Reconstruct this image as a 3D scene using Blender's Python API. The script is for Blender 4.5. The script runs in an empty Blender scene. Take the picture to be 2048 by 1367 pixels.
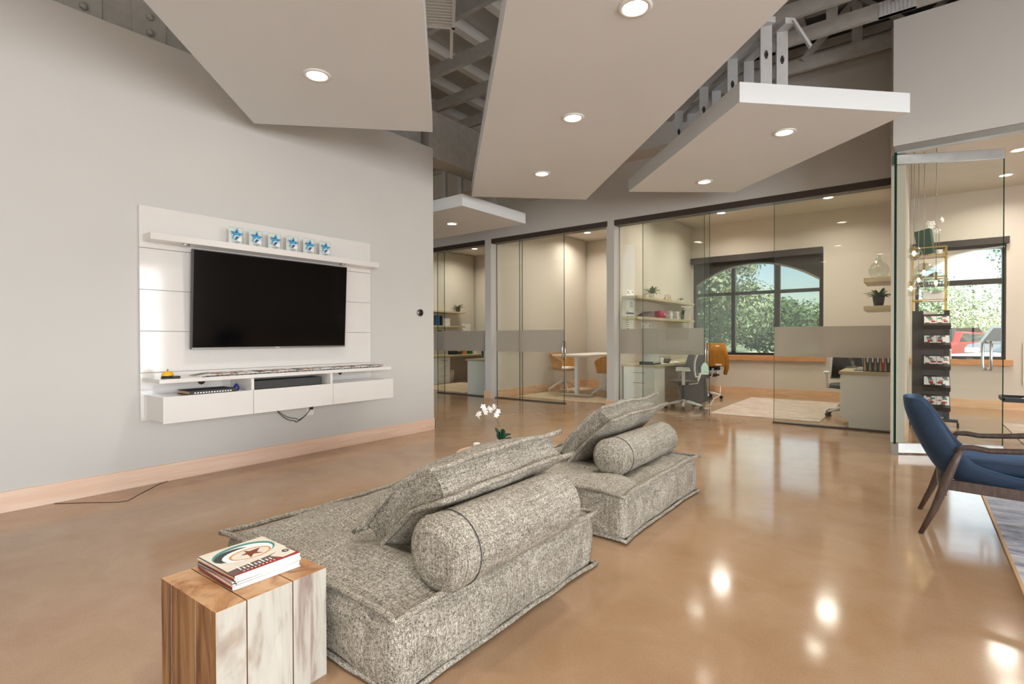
SKY=.19; SUN=8; RL=1.2; RR=11; EXPO=0.87
import bpy, bmesh, math, random
from mathutils import Vector, Matrix, noise
PI=math.pi
random.seed(7)
SC=bpy.context.scene; COL=SC.collection
# ------------------------------------------------------------ camera
F_PX=1040.0
dY=Vector((806/F_PX,11.5/F_PX,-1)).normalized()
dX=-Vector((-1342/F_PX,5.8/F_PX,-1)).normalized()
dX=(dX-dY*dX.dot(dY)).normalized()
dZ=dX.cross(dY)
R=Matrix((dX,dY,dZ))          # camera -> world
cam=bpy.data.cameras.new('camera'); co=bpy.data.objects.new('camera',cam); COL.objects.link(co)
co.matrix_world=Matrix.Translation((0,0,1.2)) @ R.to_4x4()
cam.sensor_width=36; cam.lens=F_PX/2048*36; cam.clip_start=.05; cam.clip_end=300
SC.camera=co
def on(ax,val,px,py):
    d=R @ Vector(((px-1024)/F_PX,(683.5-py)/F_PX,-1)); t=(val-(0,0,1.2)[ax])/d[ax]
    return Vector((0,0,1.2))+d*t
# ------------------------------------------------------------ materials
MATS={}
def srgb(h):
    h=h.lstrip('#'); c=[int(h[i:i+2],16)/255 for i in (0,2,4)]
    return tuple(x/12.92 if x<=.04045 else ((x+.055)/1.055)**2.4 for x in c)+(1,)
def nt(name):
    m=bpy.data.materials.new(name); m.use_nodes=True; t=m.node_tree
    b=t.nodes['Principled BSDF']; MATS[name]=m
    return m,t,b
def mapping(t,scale=(1,1,1),rot=(0,0,0),coord='Object'):
    tc=t.nodes.new('ShaderNodeTexCoord'); mp=t.nodes.new('ShaderNodeMapping')
    mp.inputs['Scale'].default_value=scale; mp.inputs['Rotation'].default_value=rot
    t.links.new(tc.outputs[coord],mp.inputs['Vector']); return mp.outputs['Vector']
def nnoise(t,vec,scale,detail=3,rough=.5,dist=0):
    n=t.nodes.new('ShaderNodeTexNoise'); n.inputs['Scale'].default_value=scale; n.inputs['Detail'].default_value=detail
    n.inputs['Roughness'].default_value=rough; n.inputs['Distortion'].default_value=dist
    t.links.new(vec,n.inputs['Vector']); return n.outputs['Fac']
def ramp(t,fac,stops):
    r=t.nodes.new('ShaderNodeValToRGB'); e=r.color_ramp.elements
    e[0].position,e[0].color=stops[0]; e[1].position,e[1].color=stops[-1]
    for p,c in stops[1:-1]:
        x=e.new(p); x.color=c
    t.links.new(fac,r.inputs['Fac']); return r.outputs['Color']
def mixc(t,fac,a,b,mode='MIX'):
    n=t.nodes.new('ShaderNodeMix'); n.data_type='RGBA'; n.blend_type=mode
    for s,v in ((0,fac),(6,a),(7,b)):
        if hasattr(v,'is_linked') : t.links.new(v,n.inputs[s])
        else: n.inputs[s].default_value=v
    return n.outputs[2]
def bump(t,b,fac,strength=.2,dist=.01):
    n=t.nodes.new('ShaderNodeBump'); n.inputs['Strength'].default_value=strength; n.inputs['Distance'].default_value=dist
    t.links.new(fac,n.inputs['Height']); t.links.new(n.outputs['Normal'],b.inputs['Normal'])
def sc(c,k): return (min(c[0]*k,1),min(c[1]*k,1),min(c[2]*k,1),1)
def pm(name,col,rough=.5,metal=0,var=.06,scale=12,bmp=0,spec=.5,sx=(1,1,1),coat=0):
    m,t,b=nt(name); c=srgb(col)
    v=mapping(t,sx); n=nnoise(t,v,scale)
    t.links.new(ramp(t,n,[(.3,sc(c,1-var)),(.7,sc(c,1+var))]),b.inputs['Base Color'])
    b.inputs['Roughness'].default_value=rough; b.inputs['Metallic'].default_value=metal
    b.inputs['Specular IOR Level'].default_value=spec; b.inputs['Coat Weight'].default_value=coat
    if bmp: bump(t,b,nnoise(t,v,scale*8),bmp,.002)
    return m
def wood(name,c1,c2,rough=.45,sc_=(1,1,1),scale=6,c3=None):
    m,t,b=nt(name); v=mapping(t,sc_)
    n=nnoise(t,v,scale,6,.6,.6); st=[(.3,srgb(c1)),(.68,srgb(c2))]
    if c3: st.insert(1,(.5,srgb(c3)))
    t.links.new(ramp(t,n,st),b.inputs['Base Color']); b.inputs['Roughness'].default_value=rough
    bump(t,b,n,.1,.003); return m
def emis(name,col,s):
    m,t,b=nt(name); b.inputs['Base Color'].default_value=srgb(col)
    b.inputs['Emission Color'].default_value=srgb(col); b.inputs['Emission Strength'].default_value=s; return m
def glass(name,tint='#f1f6f3',ior=1.5,rough=0.0,alpha=0.0,acol='#cccccc'):
    m=bpy.data.materials.new(name); m.use_nodes=True; t=m.node_tree; MATS[name]=m
    for n in list(t.nodes):
        if n.type!='OUTPUT_MATERIAL': t.nodes.remove(n)
    out=t.nodes['Material Output']
    tr=t.nodes.new('ShaderNodeBsdfTransparent'); tr.inputs[0].default_value=srgb(tint)
    gl=t.nodes.new('ShaderNodeBsdfGlossy'); gl.inputs['Roughness'].default_value=rough
    f0=((ior-1)/(ior+1))**2
    lw=t.nodes.new('ShaderNodeLayerWeight'); lw.inputs['Blend'].default_value=.5
    pw=t.nodes.new('ShaderNodeMath'); pw.operation='POWER'; t.links.new(lw.outputs['Facing'],pw.inputs[0]); pw.inputs[1].default_value=5
    ma=t.nodes.new('ShaderNodeMath'); ma.operation='MULTIPLY_ADD'; t.links.new(pw.outputs[0],ma.inputs[0]); ma.inputs[1].default_value=1-f0; ma.inputs[2].default_value=f0
    mx=t.nodes.new('ShaderNodeMixShader'); t.links.new(ma.outputs[0],mx.inputs[0]); t.links.new(tr.outputs[0],mx.inputs[1]); t.links.new(gl.outputs[0],mx.inputs[2])
    last=mx.outputs[0]
    if alpha:
        df=t.nodes.new('ShaderNodeBsdfDiffuse'); v=mapping(t)
        c=srgb(acol); t.links.new(ramp(t,nnoise(t,v,300),[(.3,sc(c,.95)),(.7,sc(c,1.05))]),df.inputs[0])
        tl=t.nodes.new('ShaderNodeBsdfTranslucent'); tl.inputs[0].default_value=c
        m1=t.nodes.new('ShaderNodeMixShader'); m1.inputs[0].default_value=.5; t.links.new(df.outputs[0],m1.inputs[1]); t.links.new(tl.outputs[0],m1.inputs[2])
        m2=t.nodes.new('ShaderNodeMixShader'); m2.inputs[0].default_value=alpha; t.links.new(last,m2.inputs[1]); t.links.new(m1.outputs[0],m2.inputs[2]); last=m2.outputs[0]
    t.links.new(last,out.inputs[0]); return m
# room surfaces
def wallmat(name,col,rough=.6):
    m,t,b=nt(name); c=srgb(col); v=mapping(t)
    t.links.new(ramp(t,nnoise(t,v,.8,2),[(.3,sc(c,.98)),(.7,sc(c,1.02))]),b.inputs['Base Color'])
    b.inputs['Roughness'].default_value=rough; b.inputs['Specular IOR Level'].default_value=.3
    bump(t,b,nnoise(t,v,260,2),.06,.001); return m
wallmat('wall_paint','#c9c7c3'); wallmat('warm_paint','#d3cabd'); wallmat('cloud_paint','#e2e6e8'); wallmat('roof_paint','#b9b8b4'); wallmat('dark_paint','#4b4a49')
def floormat():
    m,t,b=nt('polished_concrete'); v=mapping(t)
    big=nnoise(t,v,.55,5,.55,.8); med=nnoise(t,v,3.2,6,.65,.5); fine=nnoise(t,v,160,2,.6)
    c1=ramp(t,big,[(.3,srgb('#977656')),(.5,srgb('#a98767')),(.72,srgb('#b4987d'))])
    c2=ramp(t,med,[(.3,srgb('#9d7b5b')),(.7,srgb('#b99d82'))])
    c=mixc(t,.45,c1,c2); c3=ramp(t,fine,[(.36,(.6,.56,.5,1)),(.46,(1,1,1,1))]); c=mixc(t,.35,c,c3,'MULTIPLY')
    t.links.new(c,b.inputs['Base Color'])
    r=t.nodes.new('ShaderNodeMapRange'); t.links.new(med,r.inputs[0]); r.inputs[3].default_value=.07; r.inputs[4].default_value=.15
    t.links.new(r.outputs[0],b.inputs['Roughness']); b.inputs['Specular IOR Level'].default_value=.5
    bump(t,b,nnoise(t,v,1.5,3),.04,.02); return m
floormat()
wood('maple','#d9ad83','#e9c8a6',.4,(1,1,6),3,'#e2bc96'); wood('maple_y','#e3bfa6','#eed3bf',.4,(1,.5,8),3,'#e8c9b2')
wood('birch_top','#b5a37f','#cbbb9a',.4,(1,6,6),5); wood('sill_wood','#c08552','#d19a66',.4,(1,8,8),4)
wood('ply','#b8854b','#cf9f64',.4,(6,6,1),4); wood('walnut','#3c2f2a','#5d4b41',.45,(12,12,2),5)
pm('gloss_white','#dedad6',.08,spec=.6,var=.01); pm('white_lam','#e9e6df',.35,var=.015); pm('white_plastic','#e6e5e0',.4,var=.02)
pm('black_plastic','#1b1b1c',.4); pm('dark_grey','#3b3a3a',.5); pm('tv_screen','#020203',.10,var=.02,spec=.4); pm('bronze','#4b413a',.4,.3); pm('black_frame','#38322e',.45)
pm('chrome','#d9dadb',.14,1,var=.02); pm('steel','#a5a5a2',.38,1,var=.05); pm('galv','#c6c8c9',.4,.1,var=.05); pm('brass','#b79a55',.3,1,var=.08)
pm('truss_paint','#adaba6',.7,var=.08,bmp=.1); pm('yellow','#f0b416',.35); pm('deep_blue','#1b1f6e',.2); pm('green_leaf','#2f6b3a',.4,var=.3,scale=30); pm('dark_leaf','#1f4a33',.35,var=.3,scale=25)
pm('dusty_leaf','#6c7b5a',.6,var=.25,scale=30); pm('petal','#fbf8f5',.5,var=.03); pm('stem_green','#6c7f4a',.5); pm('terracotta','#5a5148',.7); pm('paper','#efeeea',.7,var=.03); pm('ink','#3a3a3a',.7)
pm('red','#9b2a22',.5); pm('magenta','#c3174f',.45); pm('book_blue','#27618f',.5); pm('mustard','#a06a1c',.85,var=.25,scale=60,bmp=.4); pm('mesh_grey','#45474a',.7); pm('asphalt','#6f6f70',.9); pm('grass','#8d9a76',.95,var=.3,scale=4)
pm('bark','#5b4a3c',.9); pm('foliage','#9cab84',.7,var=.45,scale=3); pm('foliage_dark','#5f7a50',.7,var=.4,scale=3); pm('car_red','#a31b20',.2,.1); pm('car_white','#e6e8ea',.2); pm('car_silver','#8d9398',.25,.5); pm('car_glass','#20262b',.05)
pm('shell_white','#cbbfae',.7,var=.15,scale=40); pm('pink','#c98c86',.6); pm('teal','#4d8f8c',.5); pm('cream','#e5dccd',.5); pm('coffee','#7b3b18',.5,var=.3,scale=90); pm('orange_ring','#d48a3c',.5); pm('cover_brown','#6a5750',.5); pm('dkgreen','#23463a',.4); pm('tag_green','#bfe3cf',.5)
pm('star_dark','#123f7a',.4,var=.2); pm('star_light','#3f9cc8',.4,var=.3); pm('beige_cover','#c9a67e',.6); pm('olive','#6e6a42',.6)
glass('glass_pane','#fafcfa',1.5); glass('glass_edge','#2f7f6d',1.5,.1,.35,'#1d6b5c'); glass('frost','#ffffff',1.3,.3,.72,'#c9c4bb'); glass('acrylic','#fafdfd',1.4); glass('clear_glass','#eef2ef',2.1)
glass('solar_shade','#f2f3f0',1.02,.5,.30,'#7b7b77')
emis('lamp_white','#fff6e8',11); emis('bulb','#ffd9a0',12)
def tweed():
    m,t,b=nt('tweed')
    g=ramp(t,nnoise(t,mapping(t,(1,1,1)),4,4),[(.3,(.86,.85,.83,1)),(.7,(1,1,1,1))])
    a=nnoise(t,mapping(t,(1.0,.16,.16)),560,1,.5); a2=nnoise(t,mapping(t,(.16,1.0,.16)),560,1,.5); a3=nnoise(t,mapping(t,(.16,.16,1)),560,1,.5)
    fine=nnoise(t,mapping(t,(1,1,1)),420,1,.5)
    mx=mixc(t,.5,a,a2); mx=mixc(t,.34,mx,a3); mx=mixc(t,.45,mx,fine)
    c=ramp(t,mx,[(.40,srgb('#443d33')),(.455,srgb('#91887a')),(.51,srgb('#c4bcae')),(.59,srgb('#ece7dd'))])
    st=ramp(t,nnoise(t,mapping(t,(40,1.2,1.2)),5,5,.7),[(.42,(.60,.59,.57,1)),(.6,(1.0,1.0,1.0,1))])
    st2=ramp(t,nnoise(t,mapping(t,(1.2,40,1.2)),5,5,.7),[(.42,(.60,.59,.57,1)),(.6,(1.0,1.0,1.0,1))])
    c=mixc(t,.8,c,g,'MULTIPLY'); c=mixc(t,.75,c,st,'MULTIPLY'); c=mixc(t,.75,c,st2,'MULTIPLY')
    t.links.new(c,b.inputs['Base Color']); b.inputs['Roughness'].default_value=.95; b.inputs['Specular IOR Level'].default_value=.1
    bump(t,b,mx,.5,.003)
tweed()
def velvet():
    m,t,b=nt('navy_velvet'); c=srgb('#22354c')
    t.links.new(ramp(t,nnoise(t,mapping(t),5,4,.6),[(.3,sc(c,.75)),(.7,sc(c,1.25))]),b.inputs['Base Color'])
    b.inputs['Roughness'].default_value=.8; b.inputs['Sheen Weight'].default_value=.6; b.inputs['Sheen Tint'].default_value=srgb('#5b84b5'); b.inputs['Sheen Roughness'].default_value=.35
velvet()
def rug(name,c1,c2,c3,s):
    m,t,b=nt(name); v=mapping(t,(1,2.2,1))
    n=nnoise(t,v,s,8,.75,1.5); n2=nnoise(t,mapping(t,(1,5,1)),s*6,5,.8)
    c=mixc(t,.4,ramp(t,n,[(.36,srgb(c1)),(.5,srgb(c2)),(.6,srgb(c3))]),ramp(t,n2,[(.35,srgb(c1)),(.6,srgb(c3))]))
    t.links.new(c,b.inputs['Base Color']); b.inputs['Roughness'].default_value=.95; bump(t,b,n2,.3,.004)
rug('rug_blue','#59657c','#a9afc0','#d9d6d8',2.0); rug('rug_beige','#a08c7a','#c2b1a0','#d8cabc',2.0); rug('rug_tan','#b79e7c','#cbb594','#ddcbb0',2.4)
def blockwood(name,axis):
    m,t,b=nt(name)
    if axis=='side':
        v=mapping(t,(9,9,1.0)); n=nnoise(t,v,1.6,7,.6,.9)
        c=ramp(t,n,[(.28,srgb('#7b6460')),(.38,srgb('#a39489')),(.46,srgb('#bdb8ac')),(.7,srgb('#cac7bd'))])
        n2=nnoise(t,mapping(t,(3,3,1.2)),1.7,4,.6,.5); c=mixc(t,ramp(t,n2,[(.56,(0,0,0,1)),(.64,(.7,.7,.7,1))]),c,ramp(t,n,[(.3,srgb('#7d6460')),(.7,srgb('#a8937c'))]))
    elif axis=='warm':
        v=mapping(t,(9,9,.8)); n=nnoise(t,v,1.8,7,.6,.8)
        c=ramp(t,n,[(.28,srgb('#3d271a')),(.42,srgb('#6f482b')),(.55,srgb('#956c45')),(.75,srgb('#ab8660'))])
    else:
        v=mapping(t,(3,3,3)); n=nnoise(t,v,2.4,7,.62,1.2)
        c=ramp(t,n,[(.3,srgb('#7a4f35')),(.42,srgb('#a97a50')),(.55,srgb('#c0956a')),(.75,srgb('#cba783'))])
    t.links.new(c,b.inputs['Base Color']); b.inputs['Roughness'].default_value=.5; bump(t,b,n,.2,.004)
blockwood('block_side','side'); blockwood('block_warm','warm'); blockwood('block_top','top')
# ------------------------------------------------------------ mesh builder
class MB:
    def __init__(s): s.v=[];s.f=[];s.m=[];s.sm=[];s.mi=0;s.T=Matrix.Identity(4)
    def add(s,vs,fs,smooth=False):
        o=len(s.v); s.v+=[tuple(s.T@Vector(v)) for v in vs]
        for f in fs: s.f.append([i+o for i in f]); s.m.append(s.mi); s.sm.append(smooth)
        return s
    def box(s,x0,x1,y0,y1,z0,z1):
        return s.add([(x,y,z) for z in (z0,z1) for y in (y0,y1) for x in (x0,x1)],[(0,2,3,1),(4,5,7,6),(0,1,5,4),(2,6,7,3),(0,4,6,2),(1,3,7,5)])
    def cbox(s,c,d,M=None):
        o=s.T; s.T=o@Matrix.Translation(c)@(M.to_4x4() if M else Matrix.Identity(4)); s.box(-d[0]/2,d[0]/2,-d[1]/2,d[1]/2,-d[2]/2,d[2]/2); s.T=o; return s
    def beam(s,a,b,w,h,up=(0,0,1)):
        a=Vector(a);b=Vector(b);d=(b-a);L=d.length;d.normalize();u=Vector(up)
        if abs(d.dot(u))>.98: u=Vector((0,1,0))
        y=u.cross(d).normalized(); z=d.cross(y)
        M=Matrix((d,y,z)).transposed(); return s.cbox((a+b)/2,(L,w,h),M)
    def tube(s,pts,r,n=8,closed=False,cap=True):
        pts=[Vector(p) for p in pts]; N=len(pts); rs=r if isinstance(r,(list,tuple)) else [r]*N
        up=None; vs=[]
        for i,p in enumerate(pts):
            a=pts[(i-1)%N] if (closed or i>0) else p; b=pts[(i+1)%N] if (closed or i<N-1) else p
            d=(b-a).normalized()
            if up is None:
                up=Vector((0,0,1)) if abs(d.z)<.9 else Vector((1,0,0))
            x=(up-d*up.dot(d)).normalized(); y=d.cross(x); up=x
            for k in range(n):
                t=2*PI*k/n; vs.append(p+(x*math.cos(t)+y*math.sin(t))*rs[i])
        fs=[]
        for i in range(N if closed else N-1):
            for k in range(n):
                a=i*n+k;b=i*n+(k+1)%n;c=((i+1)%N)*n+(k+1)%n;d=((i+1)%N)*n+k
                fs.append((a,b,c,d))
        if not closed and cap: fs+= [tuple(range(n-1,-1,-1)),tuple((N-1)*n+k for k in range(n))]
        return s.add(vs,fs,True)
    def cyl(s,a,b,r,n=16,r2=None): return s.tube([a,b],[r,r if r2 is None else r2],n)
    def lathe(s,prof,c=(0,0,0),n=20,sy=1):
        vs=[];fs=[]
        for r,z in prof:
            for k in range(n):
                t=2*PI*k/n; vs.append((c[0]+r*math.cos(t),c[1]+r*math.sin(t)*sy,c[2]+z))
        for i in range(len(prof)-1):
            for k in range(n):
                fs.append((i*n+k,i*n+(k+1)%n,(i+1)*n+(k+1)%n,(i+1)*n+k))
        if prof[0][0]>1e-5: fs.append(tuple(range(n-1,-1,-1)))
        if prof[-1][0]>1e-5: fs.append(tuple((len(prof)-1)*n+k for k in range(n)))
        return s.add(vs,fs,True)
    def prism(s,poly,z0,z1,P=None):
        P=P or (lambda u,v,w:(u,v,w)); n=len(poly)
        vs=[P(u,v,z0) for u,v in poly]+[P(u,v,z1) for u,v in poly]
        return s.add(vs,[tuple(range(n-1,-1,-1)),tuple(range(n,2*n))]+[(i,(i+1)%n,n+(i+1)%n,n+i) for i in range(n)])
    def poly(s,pts): return s.add(pts,[tuple(range(len(pts)))])
    def grid(s,fn,nu,nv,smooth=True,cu=False):
        vs=[fn(i/(nu if cu else nu-1) if nu>1 else 0,j/(nv-1)) for j in range(nv) for i in range(nu)]
        fs=[]
        for j in range(nv-1):
            for i in range(nu if cu else nu-1):
                fs.append((j*nu+i,j*nu+(i+1)%nu,(j+1)*nu+(i+1)%nu,(j+1)*nu+i))
        return s.add(vs,fs,smooth)
def obj(name,mb,mats,parent=None,bevel=0,solid=0,sub=0,auto=False,weld=0):
    me=bpy.data.meshes.new(name); me.from_pydata(mb.v,[],mb.f)
    if isinstance(mats,str): mats=[mats]
    for m in mats: me.materials.append(MATS[m])
    me.polygons.foreach_set('material_index',mb.m); me.polygons.foreach_set('use_smooth',mb.sm)
    bm=bmesh.new(); bm.from_mesh(me)
    if weld: bmesh.ops.remove_doubles(bm,verts=bm.verts,dist=weld)
    bmesh.ops.recalc_face_normals(bm,faces=bm.faces); bm.to_mesh(me); bm.free()
    o=bpy.data.objects.new(name,me); COL.objects.link(o)
    if parent: o.parent=parent
    if solid: q=o.modifiers.new('s','SOLIDIFY'); q.thickness=solid; q.offset=0
    if sub: q=o.modifiers.new('u','SUBSURF'); q.levels=sub; q.render_levels=sub
    if bevel: q=o.modifiers.new('b','BEVEL'); q.width=bevel; q.segments=2; q.limit_method='ANGLE'
    return o
def tag(o,label,cat,group=None,kind=None):
    o['label']=label; o['category']=cat
    if group: o['group']=group
    if kind: o['kind']=kind
    return o
def thing(name,label,cat,loc=(0,0,0),rz=0,group=None):
    o=bpy.data.objects.new(name,None); COL.objects.link(o); o.empty_display_size=.05
    o.location=loc; o.rotation_euler=(0,0,rz); return tag(o,label,cat,group)
def struct(name,mb,mats,parent=None,**k):
    o=obj(name,mb,mats,parent,**k)
    if not parent: o['kind']='structure'
    return o
def dup(root,loc,rz=None,label=None,group=None):
    r=root.copy(); COL.objects.link(r); r.location=loc
    if rz is not None: r.rotation_euler=(0,0,rz)
    if label: r['label']=label
    if group: r['group']=group
    def rec(o,p):
        for ch in list(o.children):
            c=ch.copy(); COL.objects.link(c); c.parent=p; rec(ch,c)
    rec(root,r); return r
B=lambda *a: MB().box(*a)
# ------------------------------------------------------------ room shell
WX=-4.97; GY=7.97; FY=7.85; BY=11.62; CH=3.62
struct('floor',B(-13,8,-6.2,BY+.1,-.15,0),'polished_concrete')
struct('wall_left',B(WX-.16,WX,-6,4.742,0,3.66),'wall_paint')
mb=B(WX,WX+.016,-6,4.76,0,.145); mb.box(WX-.176,WX+.016,4.742,4.758,0,.145); struct('baseboard_left',mb,'maple_y',bevel=.002)
m=MB(); cp=[on(2,0,x,y) for x,y in ((108,1007),(170,1005),(235,1004),(256,1001),(285,985),(318,968),(340,960))]
m.tube([(p.x,p.y,0) for p in cp],.004,6); struct('trim_8',m,'ink')
# office fronts: wall above header, pillars
struct('wall_office_front',B(-13,-.08,FY,FY+.17,3.13,4.03),'wall_paint')
struct('wall_upper_back',B(-13,-.08,7.45,8.02,4.03,4.5),'wall_paint')
mb=MB()
for k in range(3): mb.box(-13,-.19,7.42-.015*k,7.448,4.5+.11*k,4.5+.11*k+.1)
struct('trim_1',mb,'truss_paint')
struct('wall_upper_left',B(-5.35,-5.05,4.75,7.44,3.58,4.2),'truss_paint')
for i,(x0,x1) in enumerate(((-6.74,-6.6),(-4.06,-3.94))):
    struct('wall_partition',B(x0,x1,FY+.171,BY-.05,0,CH-.01),'warm_paint')
    struct('wall_pillar',B(x0-.015,x1+.0,FY-.005,FY+.17,0,3.13),'wall_paint')
    struct('baseboard_pillar',B(x0-.03,x1+.015,FY-.03,FY-.006,0,.145),'maple')
struct('wall_partition',B(-.2,-.08,6.66,BY-.05,0,4.37),'warm_paint')
struct('wall_partition',B(-10.55,-10.4,FY,BY-.05,0,CH-.01),'warm_paint')
# header tracks
mb=MB()
for x0,x1 in ((-10.4,-6.76),(-6.58,-4.06),(-3.93,-.21)): mb.box(x0,x1,FY-.01,FY+.16,3.04,3.13)
struct('trim_2',mb,'bronze')
# back wall with window openings
def arch(x0,x1,zs,zt,n=24):
    return [(x0+(x1-x0)*i/n, zs+(zt-zs)*math.sin(PI*i/n)**.8) for i in range(n+1)]
W3=(-3.9,-1.4,.815,2.9); W4=(.0,1.17,.81,2.72)
mb=MB(); y0,y1=BY,BY+.2
for b in ((-13,W3[0],0,5.4),(W3[0],W3[1],0,W3[2]),(W3[0],W3[1],W3[3],5.4),(W3[1],W4[0],0,5.4),(W4[0],W4[1],0,W4[2]),(W4[0],W4[1],W4[3],5.4),(W4[1],8,0,5.4)):
    mb.box(b[0],b[1],y0,y1,b[2],b[3])
struct('wall_back',mb,'warm_paint')
struct('ceiling',B(-10.4,-.2,FY+.18,BY-.001,CH,CH+.1),'warm_paint')
struct('ceiling_office',B(-.08,7.9,6.67,BY-.001,CH,CH+.1),'warm_paint')
# right bulkhead over glass entry
struct('wall_right_front',B(-.18,7.9,6.5,6.655,3.11,4.37),'wall_paint')
struct('trim_3',B(-.17,7.9,6.52,6.62,3.05,3.109),'steel')
# baseboards in offices
struct('baseboard_offices',B(-10.39,-6.75,BY-.07,BY-.051,0,.145),'maple')
for n,a in (('left',(-6.599,-6.58,FY+.2,BY-.08,0,.145)),('inner',(-6.57,-4.07,BY-.07,BY-.051,0,.145)),('rear',(-3.92,-.21,BY-.02,BY-.001,0,.145)),('right',(-.07,7.8,BY-.02,BY-.001,0,.145)),('side',(-.079,-.06,6.75,BY-.03,0,.145)),('partition',(-3.939,-3.92,FY+.2,BY-.03,0,.145))):
    struct('baseboard_'+n,B(*a),'maple')
# back-of-room walls behind the camera with windows
mb=MB(); wins=[(.5,3.4),(4.0,6.9)]
xs=[-5.2]+[v for w in wins for v in w]+[8]
for i in range(0,len(xs)-1,2): mb.box(xs[i],xs[i+1],-6.2,-6,0,5.6)
for a,b in wins: mb.box(a,b,-6.2,-6,0,.12); mb.box(a,b,-6.2,-6,3.35,5.6)
struct('wall_rear',mb,'wall_paint')
mb=MB(); wy=[(-5.8,-2.9),(-2.6,.2),(3.5,6.0)]  # last window is an unseen addition to brighten sofa backs and right floor
ys=[-6]+[v for w in wy for v in w]+[BY]
for i in range(0,len(ys)-1,2): mb.box(8,8.2,ys[i],ys[i+1],0,5.6)
for a,b in wy: mb.box(8,8.2,a,b,0,.12); mb.box(8,8.2,a,b,3.35,5.6)
struct('wall_right',mb,'wall_paint')
struct('wall_far_left',B(-13.2,-13,-6,BY,0,5.6),'dark_paint')
struct('ceiling_deck',B(-13.2,8.2,-6.2,BY+.3,5.45,5.6),'roof_paint'); struct('ceiling_low_deck',B(-13,-1.05,2.0,7.44,4.93,4.97),'roof_paint')
for k,(a,b) in enumerate(wins):
    mb=MB(); mb.box(a,a+.05,-6.15,-6.05,.12,3.35); mb.box(b-.05,b,-6.15,-6.05,.12,3.35); mb.box(a,b,-6.15,-6.05,.12,.17); mb.box(a,b,-6.15,-6.05,3.3,3.35); mb.box((a+b)/2-.03,(a+b)/2+.03,-6.13,-6.07,.12,3.35); mb.box(a,b,-6.13,-6.07,2.3,2.36)
    struct('window_%d'%(k+3),mb,'black_frame')
for k,(a,b) in enumerate(wy):
    mb=MB(); mb.box(8.05,8.15,a,a+.05,.12,3.35); mb.box(8.05,8.15,b-.05,b,.12,3.35); mb.box(8.05,8.15,a,b,.12,.17); mb.box(8.05,8.15,a,b,3.3,3.35); mb.box(8.05,8.15,a,b,2.3,2.36); mb.box(8.05,8.15,(a+b)/2-.03,(a+b)/2+.03,.12,3.35)
    struct('window_%d'%(k+7),mb,'black_frame')
# window 1 (office 3): black frame, arch, shade
w=struct('window_1',(lambda m:(m.box(-3.9,-3.83,BY+.02,BY+.1,.815,2.9),m.box(-1.47,-1.4,BY+.02,BY+.1,.815,2.9),m.box(-3.83,-1.47,BY+.02,BY+.1,.815,.87),
   m.box(-3.1,-3.02,BY+.02,BY+.1,.87,2.72),m.box(-2.26,-2.16,BY+.02,BY+.1,.87,2.72),m.box(-3.83,-1.47,BY+.03,BY+.09,2.08,2.15),m)[-1])(MB()),'black_frame')
a1=[(-3.83+2.36*i/28, 2.33+.40*(1-(2*i/28-1)**2)) for i in range(29)]
mb=MB()
for i in range(28):
    (xa,za),(xb,zb)=a1[i],a1[i+1]
    mb.add([(xa,BY+.02,za),(xb,BY+.02,zb),(xb,BY+.02,2.9),(xa,BY+.02,2.9),(xa,BY+.1,za),(xb,BY+.1,zb),(xb,BY+.1,2.9),(xa,BY+.1,2.9)],[(0,1,2,3),(5,4,7,6),(0,4,5,1)])
obj('window_spandrel',mb,'bronze',w)  # shading of the wall recess, with the roller, put into the dark colour
obj('arch_trim',MB().tube([(x,BY+.01,z-.01) for x,z in a1],.018,8),'white_lam',w)
obj('window_glass',B(-3.83,-1.47,BY+.055,BY+.065,.87,2.72),'glass_pane',w)
s=thing('roller_shade','grey mesh roller shade pulled down over arched office window','window shade',(-2.65,BY-.03,.9))
obj('cassette',B(-1.27,1.25,-.1,-.0,1.89,2.02),'black_frame',s,bevel=.004); obj('shade_fabric',B(-1.2,1.2,-.012,-.008,.0,1.89),'solar_shade',s)
struct('trim_4',B(-3.92,-1.36,BY-.07,BY+.019,.71,.812),'sill_wood',bevel=.004)
# window 2 (office 4)
w=struct('window_2',(lambda m:(m.box(0,.05,BY+.02,BY+.1,.81,2.72),m.box(1.12,1.17,BY+.02,BY+.1,.81,2.72),m.box(.05,1.12,BY+.02,BY+.1,.81,.86),m.box(.05,1.12,BY+.02,BY+.1,2.64,2.72),m.box(.05,1.12,BY+.03,BY+.09,2.06,2.15),m)[-1])(MB()),'black_frame')
obj('window_glass',B(.05,1.12,BY+.055,BY+.065,.86,2.64),'glass_pane',w)
a2=[(-.0+.85*i/14, 2.25+.40*math.sin(PI/2*i/14)) for i in range(15)]
mb=MB()
for i in range(14):
    (xa,za),(xb,zb)=a2[i],a2[i+1]
    mb.add([(xa,BY+.012,za),(xb,BY+.012,zb),(xb,BY+.012,2.66),(xa,BY+.012,2.66),(xa,BY+.05,za),(xb,BY+.05,zb)],[(0,1,2,3),(0,4,5,1)])
obj('window_spandrel',mb,'warm_paint',w); obj('arch_trim',MB().tube([(x,BY+.0,z-.01) for x,z in a2]+[(1.15,BY+.0,2.66)],.014,8),'white_lam',w)
s=thing('shade_cassette','dark valance box above the window in the glass-door office','window shade',(.58,BY-.05,2.72)); obj('cassette',B(-.62,.62,-.05,.04,-.02,.09),'black_frame',s,bevel=.004)
struct('trim_5',B(-.07,1.25,BY-.09,BY+.019,.715,.812),'sill_wood',bevel=.004)
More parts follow.
